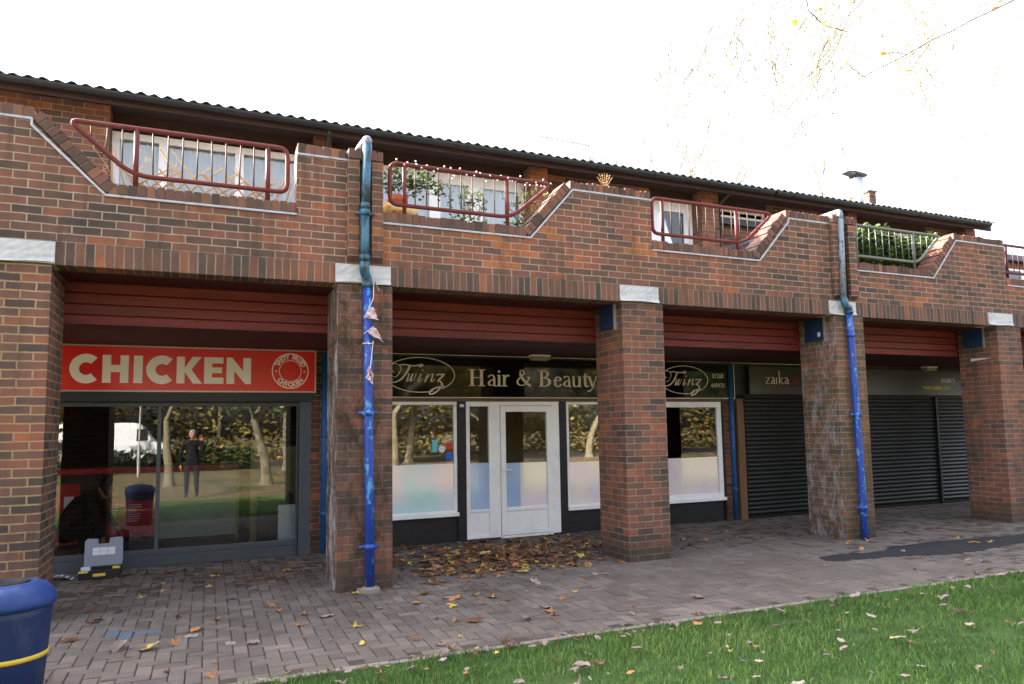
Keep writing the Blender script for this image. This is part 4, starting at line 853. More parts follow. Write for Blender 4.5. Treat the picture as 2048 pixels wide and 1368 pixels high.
# ================================================================ litter bin, toolbox, paper
t = empty('litter_bin', 'blue litter bin with a domed lid and yellow band at the lower left', 'litter bin', (0, 0, 0)); bx, by = -1.055, -1.98
b = MB(); b.lathe([(.16, .0), (.185, .01), (.205, .24), (.2075, .26)], (bx, by), 48); b.lathe([(.2075, .2825), (.222, .50), (.225, .555), (.21, .56)], (bx, by), 48); b.build('body', m_bin, t, smooth=True)
b = MB(); b.lathe([(.2078, .2575), (.2115, .2585), (.2125, .284), (.208, .285)], (bx, by), 48); b.build('band', m_yellow, t, smooth=True)
b = MB(); b.lathe([(.228, .548), (.241, .552), (.243, .575), (.238, .60), (.222, .635), (.19, .668), (.15, .682), (.118, .686), (.114, .678), (.10, .672), (.001, .67)], (bx, by), 48); b.build('lid', m_binlid, t, smooth=True)
b = MB(); b.lathe([(.001, .6725), (.10, .6745), (.108, .690), (.098, .694), (.088, .680), (.001, .679)], (bx, by), 32); b.build('ash_tray', m_box, t, smooth=True)
b = MB(); V = []; n = 12
for k in range(n+1):
    an = R(90-26+52*k/n)
    for rr_, zz in ((.2235, .40), (.2285, .52)): V.append((bx+rr_*math.cos(an), by+rr_*math.sin(an), zz))
b.add(V, [(2*k, 2*k+1, 2*k+3, 2*k+2) for k in range(n)]); b.build('opening', m_box, t)
t = empty('toolbox', 'open black toolbox with an upright grey lid on the paving by the chicken shop', 'toolbox')
x0, x1, y0, y1 = -1.235, -.845, 1.86, 2.10
b = MB(); b.box(x0, x1, y0, y0+.012, .005, .10); b.box(x0, x1, y1-.012, y1, .005, .105); b.box(x0, x0+.012, y0+.0125, y1-.0125, .005, .10); b.box(x1-.012, x1, y0+.0125, y1-.0125, .005, .10); b.box(x0+.012, x1-.012, y0+.0125, y1-.0125, .006, .02); b.build('tray', m_black, t, bevel=.004)
b = MB(); b.box(-1.10, -.98, y0-.012, y0-.001, .035, .065); b.build('latch', m_yellow, t, bevel=.003); b = MB(); b.box(x0+.0, x0+.09, y0-.006, y0-.0005, .078, .10); b.build('latch', m_yellow, t); b = MB(); b.box(x1-.075, x1-.005, y0+.03, y0+.05, .101, .125); b.build('latch', m_yellow, t)
b = MB(); yl = 2.105
b.prism([(x0+.015, .105), (x1-.005, .105), (x1+.002, .15), (x1, .39), (x1-.02, .41), (x1-.13, .405), (x1-.14, .345), (x0+.15, .345), (x0+.145, .40), (x0+.04, .405), (x0+.018, .38)], yl, yl+.03); b.build('lid', m_tbgrey, t, bevel=.005)
b = MB()
for i in range(3):
    for j in range(2): b.box(-1.14+.075*i, -1.07+.075*i, yl-.003, yl-.0005, .225+.042*j, .264+.042*j)
b.build('label_card', m_paper, t); b = MB(); b.box(x0+.01, x0+.10, 1.93, 2.0, .085, .125); b.build('organiser', m_tbclear, t, bevel=.006)
b = MB(); V = []; n = 8
for i in range(n+1):
    for j in range(n+1): u, v = i/n, j/n; V.append((-1.56+.26*u, 1.98+.17*v-.05*u, .006+.05*math.sin(math.pi*min(1, u*1.05))*(1-.3*v)))
b.add(V, [(i*(n+1)+j, (i+1)*(n+1)+j, (i+1)*(n+1)+j+1, i*(n+1)+j+1) for i in range(n) for j in range(n)])
q = NT('printed sheet', .7); wv_ = q.n('TexWave'); wv_.inputs['Scale'].default_value = 6; wv_.inputs['Distortion'].default_value = 1; q.l(q.co(), wv_.inputs[0]); q.base(q.ramp(wv_.outputs['Fac'], [(.55, srgb(216, 218, 232)), (.65, srgb(96, 96, 140))])); tag(b.build('leaflet', q.m, smooth=True), 'curled printed leaflet on the paving beside the left pillar', 'leaflet')
# ================================================================ inside the chicken shop
t = empty('shop_counter', 'white fronted counter with a red top band inside the chicken shop', 'counter'); part('front', m_counter, [(-.60, .40, 4.10, 4.16, .10, 1.02)], t); part('front', m_int, [(-3.2, -.602, 4.10, 4.16, .10, 1.02)], t); part('top', m_poster, [(-3.25, .42, 4.05, 4.6, 1.022, 1.10)], t); part('plinth', m_box, [(-3.2, .40, 4.12, 4.15, .031, .099)], t); part('end_panel', m_tan, [(.402, .44, 4.12, 4.6, .031, 1.02)], t)
t = empty('menu_board', 'red menu board leaning inside the chicken shop window behind the worker', 'menu board'); part('board', m_poster, [(-1.16, -.62, 3.55, 3.57, .22, .68)], t); part('base', m_black, [(-1.12, -.60, 3.50, 3.60, .031, .20)], t)
b = MB(); rnd = random.Random(2)
for k in range(8): b.box(-.93, -.93+rnd.uniform(.08, .16), 3.545, 3.549, .63-.03*k, .637-.03*k)
for k in range(7): b.box(-1.14, -1.14+rnd.uniform(.05, .12), 3.545, 3.549, .64-.035*k, .647-.035*k)
b.build('menu_lines', m_letter, t)
t = empty('poster', 'red and white poster stuck low inside the glass behind the left pillar', 'poster'); part('sheet', m_poster, [(-1.95, -1.44, 3.2, 3.21, .22, .95)], t); part('picture', m_paper, [(-1.60, -1.50, 3.19, 3.1985, .62, .8)], t); part('picture', m_paper, [(-1.60, -1.50, 3.19, 3.1985, .32, .5)], t)
o = part('foam_board', m_paper, [(.85, 1.06, 2.56, 2.60, .135, .62)], None); tag(o, 'plain white board standing inside the right end of the chicken shop window', 'board')
o = part('display_case', m_box, [(.62, 1.04, 2.75, 3.15, .032, .75)], None, bevel=.01); tag(o, 'dark boxy appliance inside the right end of the chicken shop window', 'appliance')
# ================================================================ PEOPLE
def body(bones, rad, name, parent=None, mats=None, matfn=None, sub=2, root=0):
    """bones: dict joint -> (x,y,z); edges list; one continuous skinned surface, frozen to a mesh"""
    J, E = bones; names = list(J); me = bpy.data.meshes.new(name); me.from_pydata([J[n_] for n_ in names], [(names.index(a_), names.index(b_)) for a_, b_ in E], [])
    o = bpy.data.objects.new(name, me); COL.objects.link(o); sk = o.modifiers.new('skin', 'SKIN'); sk.use_smooth_shade = True
    for i, n_ in enumerate(names):
        r_ = rad[n_]; me.skin_vertices[0].data[i].radius = r_ if isinstance(r_, tuple) else (r_, r_); me.skin_vertices[0].data[i].use_root = (i == root)
    sb = o.modifiers.new('sub', 'SUBSURF'); sb.levels = sub; sb.render_levels = sub
    bpy.context.view_layer.update(); m2 = bpy.data.meshes.new_from_object(o.evaluated_get(bpy.context.evaluated_depsgraph_get())); bpy.data.objects.remove(o)
    m2.name = name; m2.materials.clear()
    for m_ in mats: m2.materials.append(m_)
    for p in m2.polygons: p.material_index = matfn(p.center) if matfn else 0; p.use_smooth = True
    o = bpy.data.objects.new(name, m2); COL.objects.link(o)
    if parent: o.parent = parent
    return o
def fingers(J, E, Rr, hand, palm_dir, side, curl, s=1.0, pre='l'):
    """five unequal fingers from a palm joint"""
    d = Vector(palm_dir).normalized(); sd_ = Vector(side).normalized(); cv = Vector(curl).normalized(); h = Vector(hand)
    J[pre+'palm'] = tuple(h+d*.05*s); Rr[pre+'palm'] = (.030*s, .017*s); E.append((pre+'wrist', pre+'palm'))
    for k, (off, ln) in enumerate(((-.028, .072), (-.009, .082), (.010, .076), (.027, .060))):
        b0 = h+d*.085*s+sd_*off*s; b1 = b0+d*ln*.45*s+cv*.012*s; b2 = b1+d*ln*.35*s+cv*.026*s
        for q_, p in enumerate((b0, b1, b2)): J[f'{pre}f{k}{q_}'] = tuple(p); Rr[f'{pre}f{k}{q_}'] = (.0095*s, .009*s) if q_ < 2 else (.007*s, .007*s)
        E += [(pre+'palm', f'{pre}f{k}0'), (f'{pre}f{k}0', f'{pre}f{k}1'), (f'{pre}f{k}1', f'{pre}f{k}2')]
    t0 = h+d*.03*s-sd_*.032*s; t1 = t0+d*.035*s-sd_*.016*s+cv*.008*s
    J[pre+'t0'] = tuple(t0); J[pre+'t1'] = tuple(t1); Rr[pre+'t0'] = (.011*s, .011*s); Rr[pre+'t1'] = (.008*s, .008*s); E += [(pre+'palm', pre+'t0'), (pre+'t0', pre+'t1')]
def head(b, c, r, fwd, up):
    """head surface with brow, nose, chin, ears"""
    f = Vector(fwd).normalized(); u = Vector(up).normalized(); s_ = f.cross(u).normalized(); u = s_.cross(f).normalized(); n, m = 28, 20; V = []
    for i in range(m+1):
        th = math.pi*i/m
        for j in range(n):
            ph = 2*math.pi*j/n; x = math.sin(th)*math.cos(ph); y_ = math.sin(th)*math.sin(ph); z = math.cos(th)
            k = 1.0; jaw = max(0, -z); fx = x*(1.02 if x > 0 else 1.08)*(1-.18*jaw*(x < 0)*1.5); fy = y_*(.80-.22*jaw); fz = z*1.22
            if x > 0:
                fx += .26*math.exp(-((y_/.13)**2+((z+.10)/.20)**2)) + .09*math.exp(-((y_/.26)**2+((z+.78)/.16)**2)) - .10*math.exp(-(((abs(y_)-.34)/.16)**2+((z-.14)/.11)**2)) + .05*math.exp(-((y_/.3)**2+((z+.42)/.07)**2))
            fy += (.18 if y_ > 0 else -.18)*math.exp(-((x/.14)**2+((z+.02)/.22)**2))*(abs(y_) > .6)
            V.append(Vector(c)+(f*fx+s_*fy+u*fz)*r)
    b.add(V, [(i*n+j, i*n+(j+1) % n, (i+1)*n+(j+1) % n, (i+1)*n+j) for i in range(m) for j in range(n)])
# --- worker squatting inside the shop
W_ = empty('person', 'person in black squatting with bent back inside the chicken shop window, behind the toolbox', 'person', (0, 0, 0)); W_.location = (-.09, -.02, 0)
J = dict(pelvis=(-1.44, 2.90, .40), belly=(-1.40, 2.88, .53), chest=(-1.27, 2.84, .70), shoulder=(-1.16, 2.82, .83), neck=(-1.07, 2.80, .875),
         lsh=(-1.15, 2.66, .80), lelb=(-1.06, 2.62, .56), lwrist=(-1.01, 2.60, .36), rsh=(-1.15, 2.98, .80), relb=(-1.02, 3.0, .58), rwrist=(-.90, 2.94, .42),
         lhip=(-1.43, 2.80, .38), lknee=(-1.02, 2.74, .47), lank=(-1.22, 2.73, .13), ltoe=(-1.02, 2.72, .07), lheel=(-1.30, 2.73, .10),
         rhip=(-1.43, 3.02, .38), rknee=(-1.04, 3.10, .42), rank=(-1.24, 3.06, .12), rtoe=(-1.04, 3.08, .07), rheel=(-1.32, 3.06, .10))
Rr = dict(pelvis=(.155, .15), belly=(.15, .14), chest=(.165, .15), shoulder=(.12, .12), neck=.062, lsh=.075, lelb=.05, lwrist=.03, rsh=.075, relb=.05, rwrist=.03,
          lhip=.105, lknee=.068, lank=.045, ltoe=.034, lheel=.036, rhip=.105, rknee=.068, rank=.045, rtoe=.034, rheel=.036)
E_ = [('pelvis', 'belly'), ('belly', 'chest'), ('chest', 'shoulder'), ('shoulder', 'neck'), ('shoulder', 'lsh'), ('lsh', 'lelb'), ('lelb', 'lwrist'), ('shoulder', 'rsh'), ('rsh', 'relb'), ('relb', 'rwrist'),
      ('pelvis', 'lhip'), ('lhip', 'lknee'), ('lknee', 'lank'), ('lank', 'ltoe'), ('lank', 'lheel'), ('pelvis', 'rhip'), ('rhip', 'rknee'), ('rknee', 'rank'), ('rank', 'rtoe'), ('rank', 'rheel')]
fingers(J, E_, Rr, (-1.01, 2.60, .36), (.15, -.1, -1), (1, .2, 0), (.4, .6, 0), pre='l'); fingers(J, E_, Rr, (-.90, 2.94, .42), (.6, -.1, -.8), (.2, 1, 0), (0, 0, -1), pre='r')
def mf(c):
    if c.z < .135 and c.z < .15: return 3
    if (Vector(c)-Vector((-1.0, 2.60, .29))).length < .075 or (Vector(c)-Vector((-.86, 2.93, .37))).length < .085: return 2
    return 1 if c.z < .45 or (c.x > -1.36 and abs(c.z-.44) < .09 and c.z < .53 and (c.y < 2.83 or c.y > 2.98)) else 0
body((J, E_), Rr, 'body', W_, [m_cloth, m_cloth2, m_skin, m_shoe], mf)
b = MB(); head(b, (-1.005, 2.78, .90), .098, (.55, -.25, -.75), (.7, 0, .55)); b.build('head', m_skin, W_, smooth=True)
b = MB(); hd = Vector((-1.015, 2.785, .915)); V = []; n, m = 22, 12; f_ = Vector((.55, -.25, -.75)).normalized(); u_ = Vector((.7, 0, .55)); s_ = f_.cross(u_).normalized(); u_ = s_.cross(f_)
for i in range(m+1):
    th = math.pi*.62*i/m
    for j in range(n):
        ph = 2*math.pi*j/n; r_ = 1+.04*math.sin(j*5+i*3); V.append(hd+((u_*1.2-f_*.45).normalized()*math.cos(th)*1.12+f_*math.sin(th)*math.cos(ph)*.98+s_*math.sin(th)*math.sin(ph)*.92)*.107*r_)
b.add(V, [(i*n+j, i*n+(j+1) % n, (i+1)*n+(j+1) % n, (i+1)*n+j) for i in range(m) for j in range(n)]); b.build('hair', m_hair, W_, smooth=True)
# --- photographer, standing behind the camera, seen only in the glass
ox, oy = -.34, -7.52
W_ = empty('person', 'man in a dark coat photographing, seen reflected in the chicken shop window', 'person')
J = dict(pelvis=(0, 0, .88), belly=(0, .0, 1.02), chest=(0, .0, 1.22), shoulder=(0, 0, 1.33), neck=(0, .01, 1.42), lsh=(-.19, 0, 1.31), lelb=(-.27, .03, 1.05), lwrist=(-.25, .05, .82), rsh=(.19, 0, 1.31), relb=(.25, .13, 1.10), rwrist=(.22, .19, 1.36),
         lhip=(-.10, 0, .82), lknee=(-.11, .02, .46), lank=(-.12, 0, .08), ltoe=(-.13, .17, .035), lheel=(-.12, -.05, .04), rhip=(.10, 0, .82), rknee=(.11, .02, .46), rank=(.12, 0, .08), rtoe=(.13, .17, .035), rheel=(.12, -.05, .04))
Rr = dict(pelvis=(.16, .12), belly=(.15, .115), chest=(.17, .125), shoulder=(.13, .09), neck=.055, lsh=.072, lelb=.05, lwrist=.032, rsh=.072, relb=.05, rwrist=.032, lhip=.095, lknee=.062, lank=.045, ltoe=.032, lheel=.034, rhip=.095, rknee=.062, rank=.045, rtoe=.032, rheel=.034)
E_ = [('pelvis', 'belly'), ('belly', 'chest'), ('chest', 'shoulder'), ('shoulder', 'neck'), ('shoulder', 'lsh'), ('lsh', 'lelb'), ('lelb', 'lwrist'), ('shoulder', 'rsh'), ('rsh', 'relb'), ('relb', 'rwrist'),
      ('pelvis', 'lhip'), ('lhip', 'lknee'), ('lknee', 'lank'), ('lank', 'ltoe'), ('lank', 'lheel'), ('pelvis', 'rhip'), ('rhip', 'rknee'), ('rknee', 'rank'), ('rank', 'rtoe'), ('rank', 'rheel')]
fingers(J, E_, Rr, (-.25, .05, .82), (0, .1, -1), (0, 1, 0), (.6, 0, 0), pre='l'); fingers(J, E_, Rr, (.22, .19, 1.36), (-.2, .2, 1), (1, 0, 0), (-.3, .8, 0), pre='r')
J = {k: (v[0]+ox, v[1]+oy, v[2]) for k, v in J.items()}
def mf2(c):
    c = Vector(c)-Vector((ox, oy, 0))
    if c.z < .10: return 3
    if (c.z > 1.39 and c.x > .12) or (c.z < .80 and c.x < -.19) or c.z > 1.40: return 2
    return 1 if c.z < .80 else 0
body((J, E_), Rr, 'body', W_, [m_cloth, m_cloth2, m_skin, m_blackpaint], mf2)
b = MB(); head(b, (ox, oy+.03, 1.53), .095, (0, 1, 0), (0, 0, 1)); b.build('head', m_skin, W_, smooth=True)
b = MB(); V = []; n, m = 22, 12
for i in range(m+1):
    th = math.pi*.5*i/m
    for j in range(n): ph = 2*math.pi*j/n; V.append(Vector((ox, oy+.015, 1.555))+Vector((math.sin(th)*math.cos(ph)*.088, math.sin(th)*math.sin(ph)*.104, math.cos(th)*.112)))
b.add(V, [(i*n+j, i*n+(j+1) % n, (i+1)*n+(j+1) % n, (i+1)*n+j) for i in range(m) for j in range(n)]); b.build('hair', m_shoe, W_, smooth=True)
# ================================================================ TREES
def tree(name, label, base, h, seed, crown_r, leaf=None, nleaf=0, lsize=.12, lean=(0, 0), r0=.2, depth=5, bark=m_bark, group=None, spread=.62, fork=.32, minr=.006, upness=.35, tips_only=False, tonerange=(0, 1)):
    rnd = random.Random(seed); root = empty(name, label, 'tree', group=group); tb, cb_ = MB(), MB(); tips = []
    def grow(p, d, L, r, lev):
        n = 4 if lev < 3 else 3; P_ = [p]; q_ = p
        for k in range(n):
            d = (d+Vector((rnd.uniform(-1, 1), rnd.uniform(-1, 1), rnd.uniform(-.5, 1)*upness))*.16).normalized(); q_ = q_+d*L/n; P_.append(q_)
        r1 = max(minr, r*.62); b_ = tb if lev == 0 else cb_; b_.tube(P_, [r+(r1-r)*k/n for k in range(n+1)], max(3, 10-2*lev), cap=False)
        if lev >= depth: tips.append(q_); tips.append(P_[-2]); return
        if lev >= depth-1: tips.append(q_)
        for k in range(rnd.choice([2, 3, 3]) if lev < depth-1 else 3):
            ax = Vector((rnd.uniform(-1, 1), rnd.uniform(-1, 1), rnd.uniform(-.15, .5))).normalized(); nd = (d*(1-spread*.55)+ax*spread+Vector((0, 0, .12))).normalized(); grow(q_ if k < 2 else P_[-2], nd, L*rnd.uniform(.62, .82)*(1 if lev else .9), r1*(.9 if k == 0 else .72), lev+1)
    b0 = Vector(base); tb.tube([b0+Vector((0, 0, -.05)), b0+Vector((0, 0, .12)), b0+Vector((0, 0, .3))], [r0*1.5, r0*1.15, r0], 12, cap=False)
    grow(b0+Vector((0, 0, .28)), Vector((lean[0], lean[1], 1)).normalized(), h*fork, r0, 0)
    tb.build('trunk', bark, root, smooth=True); cb_.build('branches', bark, root, smooth=True)
    if leaf and nleaf:
        P_ = []
        for k in range(nleaf):
            c = rnd.choice(tips); P_.append(c+Vector((rnd.gauss(0, 1), rnd.gauss(0, 1), rnd.gauss(0, .8)))*crown_r)
        leafquads(P_, lsize, rnd, tonerange).build('crown', leaf, root)
    return root, tips
GT = 'sunlit trees reflected in the shop windows'
tree('plane_tree', 'tall bare plane tree reflected at the middle of the chicken shop window', (-1.05, -12.2, 0), 9.5, 4, .6, m_autumn, 700, .14, (.04, 0), .14, 5, group=GT, fork=.185)
tree('plane_tree', 'leaning plane tree reflected towards the right of the chicken shop window', (1.7, -11.4, 0), 9.5, 12, .6, m_autumn, 600, .14, (-.12, .05), .16, 5, group=GT, fork=.185)
tree('plane_tree', 'pale trunked plane tree reflected in the left salon window', (6.1, -13.0, 0), 10, 31, .6, m_autumn, 700, .14, (.16, 0), .2, 5, group=GT, fork=.185)
tree('plane_tree', 'forked plane tree reflected beside the salon door', (10.6, -14.5, 0), 10, 44, .6, m_autumn, 700, .14, (-.05, 0), .18, 5, group=GT, fork=.185)
tree('plane_tree', 'spreading plane tree reflected in the far salon window', (15.5, -13.0, 0), 10, 57, .6, m_autumn, 700, .14, (-.05, 0), .17, 5, group=GT, fork=.185)
for k, (x, y, h, lf, tn) in enumerate(((-5.5, -19, 8, m_autumn, (.2, 1)), (-9, -27, 10, m_green, (0, .7)), (3.2, -20, 9, m_green, (0, .8)), (5.5, -29, 11, m_autumn, (0, .7)), (9, -22, 9, m_green, (0, .7)), (13.5, -27, 11, m_autumn, (0, .8)), (19, -22, 10, m_green, (0, .7)), (24, -27, 11, m_autumn, (0, .8)), (-15, -24, 10, m_autumn, (0, .8)), (30, -22, 10, m_green, (0, .8)), (0.5, -34, 12, m_green, (0, .6)))):
    tree('leafy_tree', ('yellowing' if lf is m_autumn else 'dark green')+' bushy tree far behind the camera, only in reflections', (x, y, 0), h, 100+k, 1.0, lf, 4200, .42, (0, 0), .2, 4, group='leafy trees across the green', fork=.24, tonerange=tn)
# bare trees beyond the roof at the right
GB = 'bare pale trees beyond the roof'
for k, (x, y, h, ln, lab) in enumerate(((20.5, 12, 21, (.05, 0), 'thin bare tree rising just behind the steel flue'), (27.5, 17, 26, (-.05, 0), 'bare tree with fine twigs between the flue and the right edge'), (30, 13, 25, (0, 0), 'tallest bare tree at the far right edge, a few yellow leaves left'), (25, 26, 24, (0, 0), 'farthest faint bare tree over the middle of the right hand roof'))):
    tree('bare_tree', lab, (x, y, 0), h, 200+k*7, .5, m_autumn, 80, .12, ln, .10, 6, m_birch, GB, spread=.5, fork=.28, minr=.0165, upness=.9)
tree('bare_tree', 'faint far bare tree above the left end of the roof', (-1.5, 32, 0), 15, 300, .4, None, 0, .1, (0, 0), .10, 5, m_birch, GB, spread=.45, fork=.3, minr=.004, upness=.9)
# overhanging twigs, top right, from a tree standing right of the camera
t = empty('overhanging_tree', 'tree whose thin twigs and last leaves hang into the top right corner', 'tree')
b = MB(); b.tube([(11.5, -6.0, -.05), (11.5, -6.0, .3), (11.4, -5.9, 3), (11.0, -5.2, 6.2), (10.6, -4.6, 9)], [.26, .19, .16, .12, .06], 12); b.build('trunk', m_bark, t, smooth=True)
b = MB(); rnd = random.Random(77); P_ = []
def twig(pts, r0, r1, sub=6, ls=.25):
    L = bez(*pts, n=22); n = len(L); L = [q_+Vector((rnd.uniform(-.012, .012), rnd.uniform(-.012, .012), rnd.uniform(-.012, .012))) for q_ in L]
    b.tube(L, [r0+(r1-r0)*k/(n-1) for k in range(n)], 6)
    for k in range(sub):
        i = rnd.randrange(3, n-1); d = (L[i]-L[i-1]).normalized()+Vector((rnd.uniform(-.7, .7), rnd.uniform(-.7, .7), rnd.uniform(-.7, .5))); q_ = L[i]; S_ = [q_]
        for m_ in range(5): q_ = q_+(d+Vector((rnd.uniform(-.3, .3), rnd.uniform(-.3, .3), rnd.uniform(-.3, .3))))*ls/5; S_.append(q_)
        b.tube(S_, [r1*1.1]*5+[r1*.6], 5); P_.append(q_)
twig([(11.0, -5.2, 6.2), (9.0, -3.0, 6.9), (8.73, -2.0, 6.56), (5.8, -2.0, 4.9)], .012, .0035, 9, .3)
twig([(10.8, -4.9, 7.6), (8, -3, 7.2), (4.3, -2.5, 6.0), (4.5, -2.4, 5.15), (5.7, -2.3, 5.35)], .012, .003, 8, .14)
twig([(11.0, -5.2, 6.2), (9.6, -2.6, 6.8), (8.6, -2.0, 6.9), (8.0, -2.0, 6.15)], .008, .003, 5, .2)
twig([(10.8, -4.9, 7.6), (8, -2, 7.6), (6.9, -1.2, 6.9), (6.6, -1.2, 5.9), (6.2, -1.2, 5.4)], .007, .0018, 3, .12)
twig([(11.0, -5.2, 6.2), (11, -2, 6.9), (10.2, -1.2, 6.2), (8.8, -1.2, 5.3)], .007, .0018, 10, .3)
b.build('branches', m_twig, t, smooth=True)
for k in range(26): P_.append(Vector((rnd.uniform(5.5, 11.5), rnd.uniform(-2.4, -.8), rnd.uniform(5.0, 7.2))))
leafquads(P_[:34], .085, rnd, (.1, 1)).build('leaves', m_autumn, t)
# ---------------- things only seen in the glass
rnd = random.Random(88); P_ = []
for k in range(34000): x = rnd.uniform(-40, 50); zt_ = 7+2.5*math.sin(x*.45)+1.5*math.sin(x*1.3); P_.append((x, rnd.uniform(-37, -31.5), zt_*rnd.random()**1.5))
o = leafquads(P_, .36, rnd, (0, .9)).build('woodland', m_wood_leaf); tag(o, 'dark wood far across the green, seen only in the glass', 'wood', kind='stuff')
t = empty('van', 'white panel van parked across the green, reflected in the chicken shop window', 'van'); b = MB(); x, y = -6.9, -27.5
b.prism([(x, .35), (x+5.3, .35), (x+5.3, 1.0), (x+4.5, 1.25), (x+3.9, 2.05), (x+3.6, 2.2), (x+.1, 2.2), (x, 2.1)], y-1.9, y); b.build('body', m_white, t, bevel=.06)
part('window', m_black, [(x+3.7, x+4.2, y+.001, y+.006, 1.3, 1.9)], t)
for wx in (x+.9, x+4.3):
    b = MB(); b.tube([(wx, y-.2, .34), (wx, y+.03, .34)], .34, 24); wh = b.build('wheel', m_black, t); b = MB(); b.tube([(wx, y+.031, .34), (wx, y+.045, .34)], .2, 16); b.build('rim', m_alu, wh)
t = empty('parked_car', 'silver car parked in front of the white van, reflected in the window', 'car'); b = MB(); x, y = -7.6, -24.5
b.prism([(x, .3), (x+4.2, .3), (x+4.25, .75), (x+3.3, .88), (x+2.7, 1.35), (x+1.2, 1.38), (x+.5, .92), (x, .85)], y-1.7, y); b.build('body', m_alu, t, bevel=.08)
part('window', m_black, [(x+1.1, x+2.7, y+.001, y+.006, .92, 1.27)], t)
for wx in (x+.8, x+3.4): b = MB(); b.tube([(wx, y-.2, .31), (wx, y+.03, .31)], .31, 24); wh = b.build('wheel', m_black, t); b = MB(); b.tube([(wx, y+.031, .31), (wx, y+.045, .31)], .18, 16); b.build('rim', m_alu, wh)
for x, y, lab in ((-2.3, -17.5, 'slim white lamp post reflected in the left pane of the chicken shop'), (11.9, -18, 'slim white lamp post reflected in the salon window right of the door')):
    t = empty('lamp_post', lab, 'lamp post', group='lamp posts across the green'); b = MB(); b.tube([(x, y, 0), (x, y, 1.2), (x, y, 1.25), (x, y, 5.5)], [.06, .06, .035, .03], 12); b.build('post', m_alu, t); b = MB(); b.lathe([(.001, 5.5), (.14, 5.5), (.2, 5.75), (.12, 5.85), (.001, 5.87)], (x, y), 16); b.build('lantern', m_box, t)
b = MB(); rnd = random.Random(8); P_ = [(rnd.uniform(-14, 2), -22+rnd.uniform(-.5, .5), rnd.uniform(0, .95)) for _ in range(6000)]; o = leafquads(P_, .16, rnd, (0, .7)).build('hedge', m_green); tag(o, 'low dark hedge across the green, in reflections only', 'hedge')
b = MB(); b.add([(-60, -31, -.003), (80, -31, -.003), (80, -23.2, -.003), (-60, -23.2, -.003)], [(0, 1, 2, 3)]); tag(b.build('road', m_asph), kind='structure')
# ================================================================ FALLEN LEAVES
def leafshape(seed, kind):
    rr = random.Random(seed); out = []
    if kind == 'lobed':
        for k in range(5):
            a_ = R(-130+k*65); rl = (.62, .85, 1.0, .85, .62)[k]*rr.uniform(.85, 1.1)
            for da, rm in ((-14, .62), (-4, .82), (0, 1), (6, .78), (15, .6), (30, .36)): out.append((math.sin(a_+R(da))*rl*rm*.5, math.cos(a_+R(da))*rl*rm*.5))
        out = [(-x, y) for x, y in reversed(out)]
    else:
        for k in range(14): a_ = 2*math.pi*k/14; out.append((.27*math.sin(a_)*rr.uniform(.9, 1.1), .5*math.cos(a_)*rr.uniform(.9, 1.05)))
    c1, c2, c3 = rr.uniform(-.6, 1.6), rr.uniform(-.5, 1.4), rr.uniform(0, 6)
    z = lambda x, y: max(.012, .05+c1*x*x*1.2+c2*y*y*.8+.05*math.sin(9*x+c3)+.04*math.sin(11*y+c3))
    n = len(out); V = [(0, 0, z(0, 0))]+[(x*.5, y*.5, z(x*.5, y*.5)) for x, y in out]+[(x, y, z(x, y)) for x, y in out]
    F = [(0, 1+(k+1) % n, 1+k) for k in range(n)]+[(1+k, 1+(k+1) % n, 1+n+(k+1) % n, 1+n+k) for k in range(n)]
    o_ = len(V); V += [(-.01, -.1, z(0, 0)+.01), (.01, -.1, z(0, 0)+.01), (rr.uniform(-.1, .1), -.85, .06)]; F.append((o_, o_+1, o_+2))
    return V, F
kinds = {'brown': [(.05, 'lobed'), (.2, 'lobed'), (.3, 'lobed'), (.12, 'oval')], 'orange': [(.5, 'lobed'), (.6, 'lobed'), (.7, 'oval')], 'yellow': [(.8, 'lobed'), (.88, 'oval'), (.85, 'lobed')], 'pale': [(.93, 'lobed'), (1.0, 'oval'), (.96, 'oval')]}
protos = {}
for kn, lst in kinds.items():
    protos[kn] = []
    for i, (tn, sh) in enumerate(lst):
        V, F = leafshape(hash(kn) % 7+i*13+3, sh) if 0 else leafshape(len(kn)*17+i*13+3, sh); protos[kn].append((V, F, tn))
rnd = random.Random(42); L = []
def put(x, y, z, s, kn, zone): L.append((x, y, z, s, kn, rnd.randrange(len(protos[kn])), rnd.uniform(0, 6.28), rnd.uniform(-.28, .28), rnd.uniform(-.28, .28), zone))
def kp(p): return rnd.choices(['brown', 'orange', 'yellow', 'pale'], p)[0]
def blocked(x, y):
    for x0, x1, _ in PIL:
        if x0-.03 < x < x1+.03 and -.03 < y < .67: return True
    return y > 2.38 or (-1.3 < x < -.8 and 1.8 < y < 2.2) or (abs(x+1.055) < .25 and abs(y+1.98) < .25)
cnt = 0
while cnt < 900:
    x, y = rnd.gauss(3.6, .95), rnd.gauss(1.35, .75)
    if rnd.random() < .3: x, y = rnd.gauss(3.15, .55), rnd.gauss(.75, .38)
    if x < 2.0 or x > 5.6 or y < -.05 or y > 2.33 or blocked(x, y): continue
    put(x, y, .004+.045*rnd.random()*math.exp(-((x-3.4)/1)**2-((y-.9)/.6)**2), rnd.uniform(.075, .15), kp([7, 3, 1.6, .3]), 'drift'); cnt += 1
for k in range(85):
    x, y = rnd.uniform(-1.5, 2.6), rnd.uniform(-.3, 2.35)
    if rnd.random() < .5: x, y = rnd.gauss(.5, .6), rnd.gauss(1.5, .4)
    if not blocked(x, y): put(x, y, .003, rnd.uniform(.05, .14), kp([8, 2, 1, .6]), 'chicken')
for k in range(75):
    x, y = rnd.uniform(5, 8.1), rnd.uniform(.6, 2.35)
    if not blocked(x, y): put(x, y, .003, rnd.uniform(.06, .13), kp([8, 2, 1, .6]), 'far')
